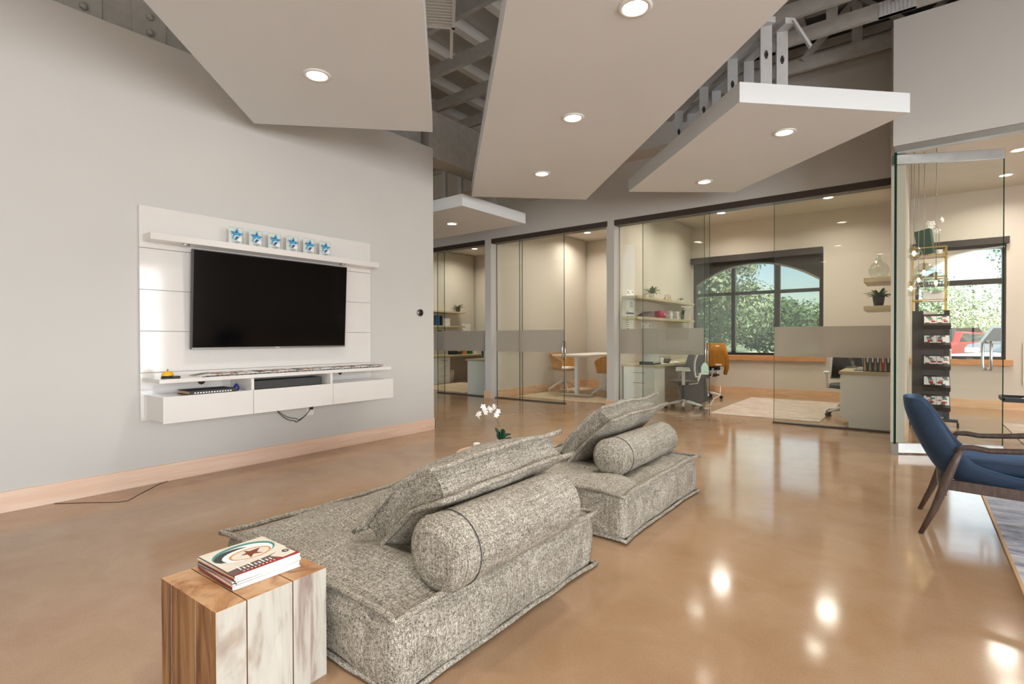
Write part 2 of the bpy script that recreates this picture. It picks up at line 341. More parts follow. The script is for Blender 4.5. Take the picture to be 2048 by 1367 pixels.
# ------------------------------------------------------------ glass fronts
def pane(name,x0,x1,y,z0=.02,z1=3.05,stripe=True,handle=None):
    p=struct(name,(lambda m:(m.box(x0,x1,y,y+.012,z0,z1),m)[-1])(MB()),'glass_pane')
    mb=MB(); 
    for x in (x0,x1): mb.box(x-.002,x+.002,y-.001,y+.013,z0,z1)
    obj('glass_edge',mb,'glass_edge',p)
    if stripe: obj('frosted_band',B(x0+.003,x1-.003,y-.003,y-.001,.925,1.335),'frost',p)
    if handle:
        m=MB()
        for s_ in (-1,1):
            yy=y+.006+s_*.05
            pts=[(handle,y+.006,1.02),(handle,yy-s_*.01,.985),(handle,yy,.95) ]
            m.tube([(handle,y+.006+s_*.007,.80),(handle,yy-s_*.015,.80),(handle,yy,.815),(handle,yy,1.105),(handle,yy-s_*.015,1.12),(handle,y+.006+s_*.007,1.12)],.011,10)
        obj('door_handle',m,'chrome',p)
    return p
X=lambda px,y=GY: on(1,y,px,700).x
pane('window_11',-10.35,-8.05,GY+.03); pane('door_1',-8.2,-6.76,GY-.03)
pane('window_12',-6.58,-5.95,GY+.03); pane('door_2',X(1041),X(1130),GY-.03,handle=X(1127)+.02)
pane('window_13',-3.92,X(1407),GY+.03); pane('door_3',X(1287),X(1420),GY-.03,handle=X(1414),stripe=False)
pane('window_14',X(1547),-.21,GY+.03)
# bottom rails
for x0,x1 in ((-8.2,-6.76),(X(993),X(1130)),(X(1547),-.21)): struct('trim_6',B(x0,x1,GY-.05,GY+.045,0,.018),'bronze')
# swing door of the glass office
hx,hy=-.165,6.61; ex,ey=.69,7.05; L=math.hypot(ex-hx,ey-hy); an=math.atan2(ey-hy,ex-hx)
d=bpy.data.objects.new('door_4',None); COL.objects.link(d); d.location=(hx,hy,0); d.rotation_euler=(0,0,an); d['kind']='structure'
obj('glass_leaf',B(.004,L,-.006,.006,.03,3.04),'glass_pane',d); obj('glass_edge',(lambda m:(m.box(-.004,.004,-.0065,.0065,.03,3.04),m.box(L-.002,L+.001,-.006,.006,.03,3.04),m)[-1])(MB()),'glass_edge',d)
obj('top_rail',B(-.02,L,-.016,.016,2.95,3.045),'steel',d,bevel=.003); obj('bottom_rail',B(-.02,L,-.016,.016,.01,.11),'steel',d,bevel=.003)
m=MB()
for s_ in (-1,1): m.tube([(L-.14,s_*.007,.87),(L-.14,s_*.05,.87),(L-.14,s_*.06,.885),(L-.14,s_*.06,1.125),(L-.14,s_*.05,1.14),(L-.14,s_*.007,1.14)],.013,12)
obj('door_handle',m,'chrome',d)
struct('window_15',B(-.17,-.15,6.54,6.60,.0,3.05),'glass_edge')
struct('trim_7',B(-.19,-.13,6.53,6.62,.0,.11),'steel')
# ------------------------------------------------------------ ceiling clouds and lights
def downlight(x,y,z,label,group=None,r=.1,kind='cloud'):
    t=thing('ceiling_light',label,'ceiling light',(x,y,z),0,group)
    obj('trim_ring',MB().lathe([(r*.72,-.001),(r*.75,-.010),(r,-.006),(r,-.0005)],n=32),'white_plastic',t)
    obj('light_lens',MB().lathe([(0.0,-.004),(r*.5,-.005),(r*.72,-.003)],n=32),'lamp_white',t)
    l=bpy.data.lights.new('lamp','AREA'); l.shape='DISK'; l.size=r*(2 if kind=='cloud' else 3); l.energy=LAMP if kind=='cloud' else LAMP_O; l.color=(1,.95,.87) if kind=='cloud' else (1,.93,.82); l.spread=math.radians(105 if kind=='cloud' else 150)
    o=bpy.data.objects.new('lamp',l); COL.objects.link(o); o.location=(x,y,z-.015)
    return t
LAMP=5; LAMP_O=12; CZ=3.15; TH=.17
def cloud(name,pts,label,cat='ceiling panel',z=CZ,th=TH):
    c=Vector((sum(p[0] for p in pts)/len(pts),sum(p[1] for p in pts)/len(pts),z))
    t=thing(name,label,cat,c)
    obj('panel',MB().prism([(p[0]-c.x,p[1]-c.y) for p in pts],0,th),'cloud_paint',t,bevel=.003)
    return t,c
u=Vector((.7071,-.7071))
def rect(a,b,L):   # a,b end edge; extend along u by L
    a=Vector(a);b=Vector(b);return [a,b,b+u*L,a+u*L]
c1,_=cloud('ceiling_cloud',rect((-4.762,2.32),(-3.63,3.46),5.2),'angled white drop ceiling panel with one downlight, nearest the TV wall')
c2,_=cloud('ceiling_cloud',rect((-4.866,5.371),(-3.70,6.50),7.2),'long angled white drop ceiling panel in the middle with three downlights')
c3,cc=cloud('ceiling_cloud',[(-1.16,4.595),(-.04,5.73),(-1.93,7.42),(-3.05,6.50)],'short angled white drop ceiling panel by the glass door with two downlights')
sf,_=cloud('ceiling_soffit',[(-9.5,5.36),(-5.03,5.36),(-5.03,6.86),(-9.5,6.86)],'white rectangular soffit box hanging beyond the end of the TV wall','soffit',z=3.05,th=.17)
for (px,py),lb in zip(((634,150),(1270,14),(1146,235),(1084,347),(1569,264),(1409,363)),
    ('round downlight in the ceiling panel above the television','large round downlight at the top of the middle ceiling panel','middle of three downlights in the long ceiling panel','farthest of three downlights in the long ceiling panel','nearer downlight in the short ceiling panel by the glass door','farther downlight in the short ceiling panel by the glass door')):
    p=on(2,CZ,px,py); downlight(p.x,p.y,CZ,lb)
p=on(2,3.05,904,447); downlight(p.x,p.y,3.05,'round downlight in the soffit box beyond the TV wall end')
downlight(-.65,.95,CZ,'nearest downlight of the long middle panel, above the frame')
downlight(-1.9,.3,CZ,'second downlight of the TV wall panel, above the frame')
c4,_=cloud('ceiling_cloud',[(1.3,-2.5),(4.6,-2.5),(4.6,3.0),(1.3,3.0)],'added unseen wide white ceiling panel with extra downlights, lounge chair side of the lobby')  # unseen panel added to carry extra downlights over floor and sofa tops
for x,y,lb in ((1.9,2.3,'added unseen downlight above the area rug, nearest the lounge chair'),(3.6,2.3,'added unseen downlight above the area rug, farther right'),(1.9,.3,'added unseen middle left downlight in the wide panel'),(3.6,.3,'added unseen middle right downlight in the wide panel'),(1.9,-1.8,'added unseen rear left downlight in the wide panel'),(3.6,-1.8,'added unseen rear right downlight in the wide panel')): downlight(x,y,CZ,lb)  # extra overhead lamps added out of view to brighten level surfaces
GL='downlights in the office ceilings'  # front row behind the headers added unseen to light the offices
for x,y,lb in ((-9.5,10.6,'round downlight at the back of the leftmost office ceiling'),(-9.0,8.9,'added front downlight of the leftmost office, unseen behind header'),(-6.0,10.6,'back downlight in the middle office with the white table'),(-5.3,9.2,'added unseen front downlight in the middle office near the header'),
   (-3.0,10.55,'left downlight at the back of the arched-window office'),(-1.2,10.55,'right downlight at the back of the arched-window office'),(-3.0,9.0,'added unseen left front downlight of the arched-window office'),(-1.2,9.0,'added unseen right front downlight of the arched-window office'),(1.06,9.4,'nearer round downlight in the glass-door office ceiling'),(1.07,10.75,'farther round downlight in the glass-door office ceiling'),(3.5,9.6,'downlight deep in the glass-door office beyond the frame'),(3.2,7.6,'front downlight of glass-door office beyond the frame')):
    downlight(x,y,CH,lb,kind='office')
# steel studs carrying cloud 3
def stud(mb,x,y,z0,z1,w=.09,d=.045):
    mb.box(x-w/2,x+w/2,y-.002,y,z0,z1); mb.box(x-w/2,x-w/2+.002,y,y+d,z0,z1); mb.box(x+w/2-.002,x+w/2,y,y+d,z0,z1)
A=Vector((-1.16,4.595)); dn=Vector((-.7071,.7071)); de=Vector((.7071,.7071))
k=0
for s_,e,top in ((.11,.31,3.87),(.17,.50,3.87),(.64,.31,3.87),(.66,.49,3.87),(1.20,.31,3.87),(1.27,.49,3.87),(1.8,.31,3.87),(1.85,.49,3.87)):
        P=A+dn*s_+de*e; mb=MB(); mb.T=Matrix.Translation((P.x-cc.x,P.y-cc.y,-CZ))@Matrix.Rotation(math.radians(22),4,'Z')
        stud(mb,0,0,CZ+TH,top)
        mb.mi=1
        for zz in (3.62,): mb.cbox((0,-.004,zz),(.018,.003,.07)); mb.cbox((0,-.004,zz),(.03,.003,.034))
        obj('steel_stud',mb,['galv','dark_grey'],c3)
for e in (.31,.49):
    a=A+dn*.05+de*e; b=A+dn*2.1+de*e
    mb=MB().beam((a.x-cc.x,a.y-cc.y,.74),(b.x-cc.x,b.y-cc.y,.74),.09,.05); obj('stud_track',mb,'galv',c3)
for e in (.31,.49):
    a=A+dn*.05+de*e; b=A-de*.0+dn*(-.2)+de*e
a=A+dn*.05+de*.52
obj('stud_brace',MB().beam((a.x-cc.x,a.y-cc.y,.74),(a.x-cc.x+.12,a.y-cc.y+.05,.50),.04,.02),'galv',c3)
for q in range(6):
    mb=MB(); mb.T=Matrix.Translation((0,0,0)); 
    t=thing('wall_stud','grey steel stud in the dark opening above the soffit box, beyond TV wall','stud',(-5.5-.38*q,6.6,3.421),0,'studs in the dark opening above the soffit')
    stud(mb,0,0,-.2,1.0); obj('stud_body',mb,'galv',t)
# hanger wires / suspended studs for clouds 1,2 (above the panels)
# ------------------------------------------------------------ roof
names=['above the camera','second back','third back','over the office entry','nearest the office fronts','at the front office wall']
tys=[3.1,3.8,4.49,5.18,5.87,6.40,7.1]
lab=['grey wooden roof truss seen highest in the gap between ceiling panels','grey wooden roof truss crossing the gap, second from top','grey wooden roof truss crossing the gap, third from top','grey wooden roof truss crossing the gap, fourth from top','grey wooden roof truss over the short ceiling panel, running out of frame','grey wooden roof truss resting on top of the right bulkhead wall','grey wooden roof truss farthest back, before the office front wall']
for k,y in enumerate(tys):
    t=thing('roof_truss',lab[k],'roof truss',(0,y,4.38))
    obj('bottom_chord',B(-6.2,7.9,-.025,.025,0,.15),'truss_paint',t); obj('top_chord',B(-2.2,7.9,-.025,.025,.62,.76),'truss_paint',t)
    x=-2.1+.17*k; up=True; mbp=MB()
    while x<2.6:
        a=(x,0,.12 if up else .66); b=(x+.55,0,.66 if up else .12)
        obj('web',MB().beam(a,b,.045,.09,up=(0,1,0)),'truss_paint',t)
        if up: obj('post',B(x+.50,x+.60,-.022,.022,.15,.62),'truss_paint',t)
        for (cx,cz) in ((b[0],.06 if not up else .69),):
            mb=MB()
            for q in range(9): mb.box(cx-.14+q*.032,cx-.125+q*.032,-.031,.031,cz-.06,cz+.08)
            mb.box(cx-.15,cx+.15,-.028,.028,cz-.06,cz+.08); obj('nail_plate',mb,'galv',t)
        x+=.55; up=not up
G='white purlins under the roof deck'
pr=None
for k in range(9):
    if pr is None:
        pr=thing('roof_purlin','white painted purlin running under the roof deck above the trusses','roof purlin',(-6,2.05,4.80),0,G); obj('purlin_body',B(-.05,.05,0,5.35,0,.129),'white_lam',pr)
    else: dup(pr,(-6+.58*k,2.05,4.80))
t=thing('duct_board','dark insulation foil hung between the roof purlins','insulation',(-3.0,3.0,4.80)); obj('foil',B(-1.2,.9,-.7,.75,-.012,-.002),'dark_grey',t)
v=on(2,4.2,868,12)
t=thing('air_vent','white louvered air vent hanging at the top of the ceiling gap','air vent',(v.x-.1,v.y-.05,4.2),math.radians(45)); mb=MB()
for q in range(12): mb.box(-.27,.27,-.26+q*.045,-.235+q*.045,0,.012)
obj('louvres',mb,'white_lam',t); mb=MB()
for b_ in ((-.3,-.27,-.3,.3),(.27,.3,-.3,.3),(-.3,.3,-.3,-.27),(-.3,.3,.27,.3)): mb.box(*b_,-.005,.03)
obj('vent_frame',mb,'white_lam',t)
for s_ in (-.27,.27): obj('hanger',B(s_-.015,s_+.015,-.9,.9,.03,.05),'white_lam',t)
# beam with bolt plates above the TV wall
t=thing('ceiling_beam','thick grey painted beam with bolted steel plates above the TV wall','beam',(-5.25,0,3.665))
obj('beam_body',B(-.1,.1,-5.9,4.7,.0,.9),'truss_paint',t)
for y0,y1 in ((1.06,1.30),(1.5,1.75)):
    p_=obj('steel_plate',B(.101,.115,y0,y1,.02,.6),'truss_paint',t,bevel=.003)
    for q in range(4):
        obj('bolt',MB().tube([(.115,(y0+y1)/2,.12+.13*q),(.14,(y0+y1)/2,.12+.13*q)],.028,6),'truss_paint',p_)
# ------------------------------------------------------------ thermostat
t=thing('thermostat','round black wall thermostat with silver ring near the TV wall corner','thermostat',tuple(on(0,WX,839,625)))
obj('body',MB().tube([(.0,0,0),(.022,0,0)],.045,32),'steel',t); obj('dial',MB().tube([(.0221,0,0),(.026,0,0)],.036,32),'black_plastic',t)
# ------------------------------------------------------------ TV wall unit
PX=WX+.03
t=thing('wall_unit','long glossy white wall-mounted media unit around the television','wall unit',(WX,2.6,0)); U=t
def ub(*a): m=MB(); m.T=Matrix.Translation((-WX,-2.6,0)); m.box(*a); return m
y0,y1=1.478,3.726
for z0,z1 in ((.53,.917),(.921,1.256),(1.26,1.594),(1.598,1.933),(1.937,2.277)):
    obj('back_panel',ub(WX+.005,PX,y0,y1,z0,z1),'gloss_white',t,bevel=.001)
obj('top_shelf',ub(PX,WX+.21,1.50,3.71,1.985,2.04),'gloss_white',t,bevel=.002)
for yy in (1.78,3.3): 
    m=MB(); m.T=Matrix.Translation((-WX,-2.6,0)); m.lathe([(.0,1.979),(.035,1.979),(.035,1.985)],(WX+.12,yy,0),20); obj('spot_lamp',m,'chrome',t)
obj('lower_shelf',ub(PX,WX+.40,1.49,3.72,.85,.882),'gloss_white',t,bevel=.002)
obj('drawer_case',ub(PX,WX+.452,1.50,3.68,.552,.745),'gloss_white',t,bevel=.002)
for a,b in ((1.492,2.171),(2.175,2.944),(2.948,3.69)): obj('drawer_front',ub(WX+.453,WX+.47,a,b,.548,.752),'gloss_white',t,bevel=.0015)
for yy in (2.185,2.955): obj('divider',ub(PX+.002,WX+.43,yy-.012,yy+.012,.746,.849),'gloss_white',t)
obj('cable_hole',MB().tube([(PX-WX+.001,1.93-2.6,.825),(PX-WX+.004,1.93-2.6,.825)],.03,20),'dark_grey',t); obj('cable_hole',MB().tube([(PX-WX+.001,3.32-2.6,.82),(PX-WX+.004,3.32-2.6,.82)],.022,20),'dark_grey',t)
# television
q0=Vector((-4.845,2.575,1.53))
t=thing('television','large flat television with black screen on the white wall unit','television',(q0.x,q0.y,1.11))
T=Matrix.Translation((0,0,.42))@Matrix.Rotation(math.radians(3.2),4,'Y')
def tb(*a):
    m=MB(); m.T=T; m.box(*a); return m
obj('bezel',tb(-.03,.012,-.752,.752,-.425,.425),'dark_grey',t,bevel=.003); obj('screen',tb(.0125,.0135,-.744,.744,-.41,.417),'tv_screen',t)
obj('bottom_trim',tb(.0126,.016,-.75,.75,-.424,-.412),'steel',t); obj('logo_plate',tb(.0161,.0168,-.02,.02,-.421,-.415),'white_plastic',t); obj('mount',tb(-.10,-.031,-.2,.2,-.15,.15),'black_plastic',t)
# six acrylic star awards
def starpoly(cx,cz,r,rot=0,k=.42): return [(cx+(r if i%2==0 else r*k)*math.sin(rot+PI*i/5),cz+(r if i%2==0 else r*k)*math.cos(rot+PI*i/5)) for i in range(10)]
P=lambda u,v,w:(w,u,v)
def award():
    t=thing('award_block','','award block',(WX+.16,0,2.041),0,'clear star award blocks on the top shelf')
    obj('clear_block',B(-.012,.012,-.06,.06,0,.15),'acrylic',t)
    obj('white_card',B(-.0145,-.0125,-.058,.058,.003,.147),'white_plastic',t)
    m=MB(); m.prism(starpoly(0,.085,.058,.12),.0128,.0133,P)
    m.mi=1; m.prism([(-.02,.035),(.03,.08),(.05,.095),(.012,.075),(-.004,.04)],.0134,.0138,P); m.prism([(-.05,.095),(-.01,.1),(-.005,.12),(.008,.1)],.0134,.0138,P)
    m.mi=2; m.prism([(.005+.032*math.cos(a),.045+.032*math.sin(a)) for a in [i*PI/10 for i in range(-2,11)]]+[(.005+.026*math.cos(a),.043+.026*math.sin(a)) for a in [i*PI/10 for i in range(10,-3,-1)]],.0139,.0143,P); m.prism([(.0,.025),(.045,.025),(.045,.06),(.03,.062),(.012,.05)],.0135,.0138,P)
    obj('star_emblem',m,['star_light','star_dark','white_plastic'],t)
    m=MB()
    for q in range(9): m.box(.0128,.0134,-.03+q*.0065,-.026+q*.0065,.014,.018)
    m.box(.0128,.0134,-.006,.006,.005,.009); obj('caption',m,'ink',t)
    return t
a0=award()
oy=['first on the left','second from the left','third from the left','fourth from the left','fifth from the left','last on the right']
for k in range(6):
    loc=(WX+.16,2.175+.178*k,2.041)
    o=a0 if k==0 else dup(a0,loc); o.location=loc; o['label']='clear award block with blue star on the top shelf, '+oy[k]
# fanned magazines on lower shelf
G='magazines fanned along the lower shelf of the wall unit'
pal=['ink','cover_brown','beige_cover','olive','red','terracotta','paper','pink','cream','bronze']
for k in range(46):
    random.seed(k); y=1.80+k*.0395
    t=thing('magazine','thin magazine in the long fanned row on the lower white shelf','magazine',(WX+.235+random.uniform(-.01,.01),y,.8825),random.uniform(-.015,.015),G)
    T=Matrix.Rotation(math.radians(7.5),4,'X'); m=MB(); m.T=T; m.box(-.13,.13,-.0,.115,-.0005,.0025); obj('pages',m,'paper',t)
    m=MB(); m.T=T; m.mi=0; m.box(-.13,.132,-.001,.115,.0026,.0036); m.mi=1; m.box(-.13,random.uniform(-.06,.05),.002,.112,.0037,.0041); m.mi=2; m.box(.131,.1325,0,.05,-.001,.003)
    obj('cover',m,[pal[k%10] if k%3 else 'paper',pal[(k*7+3)%10],'ink'],t)
t=thing('call_bell','yellow call bell with black base at the left end of the lower shelf','bell',(WX+.24,1.60,.8825))
obj('bell_base',MB().lathe([(.045,0),(.045,.012),(.038,.016)],n=24),'black_plastic',t); obj('bell_dome',MB().lathe([(.043,.017),(.042,.03),(.034,.045),(.018,.053),(0,.055)],n=24),'yellow',t); obj('bell_button',MB().lathe([(.004,.054),(.004,.066),(.007,.068),(0,.072)],n=12),'steel',t)
t=thing('small_clicker','small dark oval clicker beside the yellow bell','clicker',(WX+.33,1.63,.8825)); obj('body',MB().lathe([(.02,0),(.024,.008),(.02,.017),(0,.02)],n=20,sy=1.3),'dark_grey',t)
# items in the niches
t=thing('large_book','large dark coffee-table book lying flat in the left niche of the wall unit','book',(WX+.30,1.87,.746)); obj('pages',B(-.12,.125,-.17,.17,.004,.028),'beige_cover',t)
m=B(-.125,.135,-.18,.18,0,.004); m.box(-.125,.135,-.18,.18,.028,.032); m.box(.125,.135,-.18,.18,.004,.028); obj('book_cover',m,'ink',t)
m=MB()
for q in range(14): m.box(.1352,.136,-.15+q*.021,-.138+q*.021,.011,.021)
obj('spine_title',m,'paper',t)
t=thing('glass_ornament','clear pointed glass ornament with cobalt blue centre in the left niche','ornament',(WX+.40,2.06,.746))
obj('glass_shell',MB().lathe([(.02,0),(.036,.018),(.034,.04),(.016,.07),(0,.083)],n=20),'acrylic',t); obj('blue_core',MB().lathe([(.012,.006),(.025,.02),(.022,.042),(.01,.062),(0,.07)],n=16),'deep_blue',t)
t=thing('sound_bar','dark grey soundbar in the middle niche of the wall unit','sound bar',(WX+.30,2.55,.746)); obj('bar_body',B(-.09,.09,-.345,.33,0,.075),'dark_grey',t,bevel=.006); obj('grille',B(.0905,.092,-.33,.315,.006,.07),'ink',t)
# outlet and cord
o_=on(0,WX,620,818)
t=thing('wall_outlet','white wall outlet just below the wall unit','outlet',(WX,o_.y,o_.z)); obj('cover_plate',B(0,.006,-.04,.04,-.06,.06),'white_plastic',t,bevel=.002); obj('plug',B(.006,.04,-.015,.015,.0,.03),'black_plastic',t,bevel=.004)
t=thing('cable_loop','looped grey power cord hanging under the wall unit','cord',(WX,o_.y,o_.z)); m=MB(); n=24
yl=on(0,WX+.05,555,825).y-o_.y
m.tube([(.03+.015*math.sin(6*i/n),yl*(1-i/n)+.0*i,(.03 if i>n/2 else .05)-.14*math.sin(PI*i/n)**.7*(1)) for i in range(n+1)],.004,6); m.tube([(.025,yl*(1-i/n)+.02*math.sin(3*i/n),(.03 if i>n/2 else .05)-.12*math.sin(PI*i/n)**.8) for i in range(n+1)],.003,6); obj('cable',m,'dark_grey',t)
# ------------------------------------------------------------ sofas
def nz(p,s=1,o=0): return noise.noise(Vector(p)*s+Vector((o,o*1.7,o*.3)))
def soft_box(sx,sy,sz,r,N,disp):
    """closed rounded box (half sizes), disp(p,n)->offset vector"""
    m=MB(); ax=[(0,1,2),(1,2,0),(2,0,1)]; S=(sx,sy,sz)
    for a,b,c in ax:
        for s_ in (-1,1):
            na=max(3,int(N*S[a]));nb=max(3,int(N*S[b]))
            def fn(i,j):
                p=[0,0,0];p[a]=(2*i-1)*S[a];p[b]=(2*j-1)*S[b];p[c]=s_*S[c]
                q=[max(-(S[k]-r),min(S[k]-r,p[k])) for k in range(3)]
                d=Vector(p)-Vector(q)
                d.normalize(); P_=Vector(q)+d*r
                return P_+disp(P_,d)
            m.grid(fn,na,nb)
    return m
def piping(parent,path,r=.011,seed=0,name='piping'):
    pts=[]
    for i,p in enumerate(path): pts.append(Vector(p)+Vector((nz(p,9,seed),nz(p,9,seed+5),nz(p,8,seed+9)))*.006)
    return obj(name,MB().tube(pts,r,8,closed=True),'tweed',parent)
def rectpath(sx,sy,z,ear=.02,n=24,cr=.03,fz=None):
    pts=[]
    cs=[(sx,sy),(-sx,sy),(-sx,-sy),(sx,-sy)]
    for k in range(4):
        a=Vector(cs[k]);b=Vector(cs[(k+1)%4])
        for i in range(n):
            t=i/n; p=a.lerp(b,t); e=(2*t-1)**8*ear
            d=Vector((1 if p.x>0 else -1,1 if p.y>0 else -1))
            zz=z+(fz(p.x,p.y) if fz else 0)
            pts.append((p.x+d.x*e,p.y+d.y*e,zz))
    return pts
def ottoman(label,loc,sx,sy,seed,H=.28):
    t=thing('floor_sofa',label,'floor sofa',loc)
    tuft=[(i*sx*.42,j*sy*.42) for i in (-1,0,1) for j in (-1,0,1)]
    def disp(p,n):
        o=n*(.012*nz(p,3,seed)+.006*nz(p,8,seed))
        if n.z>.5:
            e=min(1,max(0,(1-max(abs(p.x)/sx,abs(p.y)/sy))*4)); h=.03*e
            for tx,ty in tuft: h-=.045*math.exp(-((p.x-tx)**2+(p.y-ty)**2)/.009)
            o.z+=h+e*(.034*nz((p.x*1.2,p.y*2.4,0),2,seed+3)+.014*nz((p.x*2,p.y*7,0),1.2,seed+3))
        elif abs(n.z)<.5:
            e=1-(p.z/(H/2))**2; o+=n*(.018*e+.006*nz((p.x*4,p.y*4,p.z),4,seed+8)*e)
        if p.z<-H/2+.03: o.z=max(0,o.z)
        return o
    m=soft_box(sx,sy,H/2,.02,70,disp)
    m.v=[(x,y,max(.001,z+H/2+.002)) for x,y,z in m.v]
    obj('sofa_body',m,'tweed',t,weld=.0005)
    fz=lambda x,y:.008*nz((x,y,0),4,seed)
    piping(t,rectpath(sx+.006,sy+.006,H+.002,.022,fz=fz),.013,seed,'top_piping'); piping(t,rectpath(sx+.006,sy+.006,.016,.02),.011,seed+2,'bottom_piping')
    return t
ottoman('nearer grey tweed floor sofa beside the wooden block table',(-1.945,1.755,0),.605,.64,1)
ottoman('farther grey tweed floor sofa behind the nearer one',(-1.86,3.40,0),.52,.615,11)
def bolster(label,loc,r,L,rz,seed):
    t=thing('bolster',label,'bolster cushion',loc,rz)
    N=44
    def fn(i,j):
        a=2*PI*i; y=(j-.5)*L; rr=r*(1+.012*nz((math.cos(a)*1.5,y*4,math.sin(a)*1.5),1.5,seed)+.012*nz((math.cos(a)*3,y*14,math.sin(a)*3),1,seed))
        if j>.06 and j<.12: rr*=.995
        return (rr*math.cos(a)*1.03,y,max(-r*.93,rr*math.sin(a)))
    obj('bolster_body',MB().grid(fn,N,40,cu=True),'tweed',t)
    for s_ in (-1,1):
        prof=[(r*(1-q)**.5 if False else r*c_,s_*(L/2+d_)) for c_,d_ in ((1.0,0),(.93,.016),(.8,.026),(.5,.034),(.2,.036),(.001,.036))]
        m=MB(); vs=[];fs=[]
        for rr,y in prof:
            for k in range(N): a=2*PI*k/N; vs.append((rr*math.cos(a)*1.03,y,max(-r*.93,rr*math.sin(a))))
        for i in range(len(prof)-1):
            for k in range(N): fs.append((i*N+k,i*N+(k+1)%N,(i+1)*N+(k+1)%N,(i+1)*N+k))
        m.add(vs,fs,True); obj('end_cap',m,'tweed',t)
    for yy,q in ((-L/2+.0,.0025),(-L/2+.07,.003),(L/2,.0025)):
        obj('seam_piping',MB().tube([((r+.0005)*math.cos(2*PI*k/40)*1.03,yy,max(-r*.93,(r+.0005)*math.sin(2*PI*k/40))) for k in range(40)],q,6,closed=True),'dark_grey' if q>.0028 else 'tweed',t)
    return t
bolster('large grey tweed bolster lying on the back of the nearer floor sofa',(-1.36,1.70,.29+.128),.138,.76,0,3)
bolster('grey tweed bolster lying on the farther floor sofa',(-1.58,3.53,.29+.115),.125,.86,0,7)
def cushion(label,loc,L,Hh,W,tilt,seed,rz=0):
    t=thing('back_cushion',label,'cushion',loc,rz)
    T=Matrix.Translation((0,0,Hh/2*math.sin(tilt)+W*.38))@Matrix.Rotation(-(tilt),4,'Y')   # local x = up-slope direction
    hx,hy,hz=Hh/2,L/2,W/2
    def bend(p): 
        p=Vector(p); p.z+= -.05*(p.x/hx)**2*.5 + .02*nz((p.x*2,p.y*2,0),1.5,seed); return p
    def disp(p,n):
        o=n*(.008*nz(p,6,seed)+.006*nz((p.x*6,p.y*6,p.z),2,seed))
        e=max(0,(1-(p.x/hx)**2))*max(0,(1-(p.y/hy)**2))
        if abs(n.z)>.5: o.z+=(1 if n.z>0 else -1)*(.075*e**.55+.01*nz((p.x*9,p.y*3,seed),1))
        elif abs(n.z)<.5:
            o-=n*.022*(1-(p.z/hz)**2)
        return o
    m=soft_box(hx,hy,hz,.018,90,disp); m.v=[tuple(T@bend(v)) for v in m.v]; obj('cushion_body',m,'tweed',t,weld=.0005)
    for s_ in (-1,1):
        pts=[T@bend(p) for p in rectpath(hx+.01,hy+.01,s_*hz,.022,n=26)]
        piping(t,pts,.012,seed+s_,'piping')
    return t
cushion('grey tweed back cushion leaning on the nearer bolster',(-1.685,1.84,.285),.86,.54,.13,math.radians(37),21)
cushion('grey tweed back cushion leaning on the farther bolster',(-1.87,3.68,.285),.92,.50,.11,math.radians(46),31)
# ------------------------------------------------------------ coffee table, orchid
t=thing('coffee_table','low round light wood table behind the nearer floor sofa','coffee table',(-2.66,3.12,0)); obj('table_top',MB().lathe([(0,.275),(.245,.275),(.25,.285),(.25,.295),(.245,.30),(0,.30)],n=48),'maple',t)
for k in range(3):
    a=2*PI*k/3+.3; obj('leg',MB().tube([(.18*math.cos(a),.18*math.sin(a),.275),(.2*math.cos(a),.2*math.sin(a),0)],[.018,.012],12),'maple',t)
def flower(m,c,r,seed):
    random.seed(seed); n=Vector((random.uniform(-.5,1),random.uniform(-1,-.2),random.uniform(-.2,.4))).normalized(); a=n.orthogonal().normalized(); b=n.cross(a)
    for k in range(5):
        t0=2*PI*k/5+seed; d=a*math.cos(t0)+b*math.sin(t0); s_=n.cross(d); w=.36*r
        m.add([c,c+d*r*.55+s_*w+n*r*.08,c+d*r-n*r*.1,c+d*r*.55-s_*w+n*r*.08,c+d*r*.5+n*r*.2],[(0,1,4),(1,2,4),(2,3,4),(3,0,4)])
    m.lathe([(0,-r*.12),(r*.14,0),(0,r*.12)],c,6)
def leaf(m,base,d,L,w,droop=.5,n=6):
    base=Vector(base); d=Vector(d).normalized(); s_=d.cross(Vector((0,0,1)));s_=(s_.normalized() if s_.length>.01 else Vector((1,0,0)))
    vs=[]
    for i in range(n+1):
        q=i/n; p=base+d*L*q+Vector((0,0,-droop*L*q*q)); ww=w*math.sin(PI*min(1,.08+q*.92))**.7
        vs+= [p+s_*ww+Vector((0,0,ww*.35)),p,p-s_*ww+Vector((0,0,ww*.35))]
    fs=[]
    for i in range(n):
        for j in (0,1): a=i*3+j; fs.append((a,a+1,a+4,a+3))
    m.add(vs,fs,True)
t=thing('potted_orchid','white orchid with dark green leaves on the low round table','orchid',(-2.60,3.21,.30))
obj('pot',MB().lathe([(.03,0),(.042,.03),(.045,.08),(.04,.08),(.034,.07),(0,.07)],n=20),'white_plastic',t)
m=MB()
for d_,L_,dr in (((-.6,-.3,1.5),.13,.1),((.5,.6,.8),.12,.3),((.9,-.1,.5),.13,.35),((.1,.3,1.4),.11,.1),((-.3,.5,.9),.1,.3)): leaf(m,(0,0,.075),d_,L_*1.0,.042,dr)
obj('leaves',m,'dark_leaf',t,solid=.002)
stem=[Vector((.0,0,.05))+Vector((-.79*.04*0,0,0))]
cam_r=Vector((.79,.613,0))
path=[Vector((0,0,.075))+cam_r*x_+Vector((0,0,z_)) for x_,z_ in ((0,0),(-.005,.10),(-.03,.19),(-.06,.235),(-.10,.25),(-.14,.235),(-.165,.20))]
obj('stem',MB().tube(path,.0025,6),'stem_green',t); m=MB()
random.seed(3)
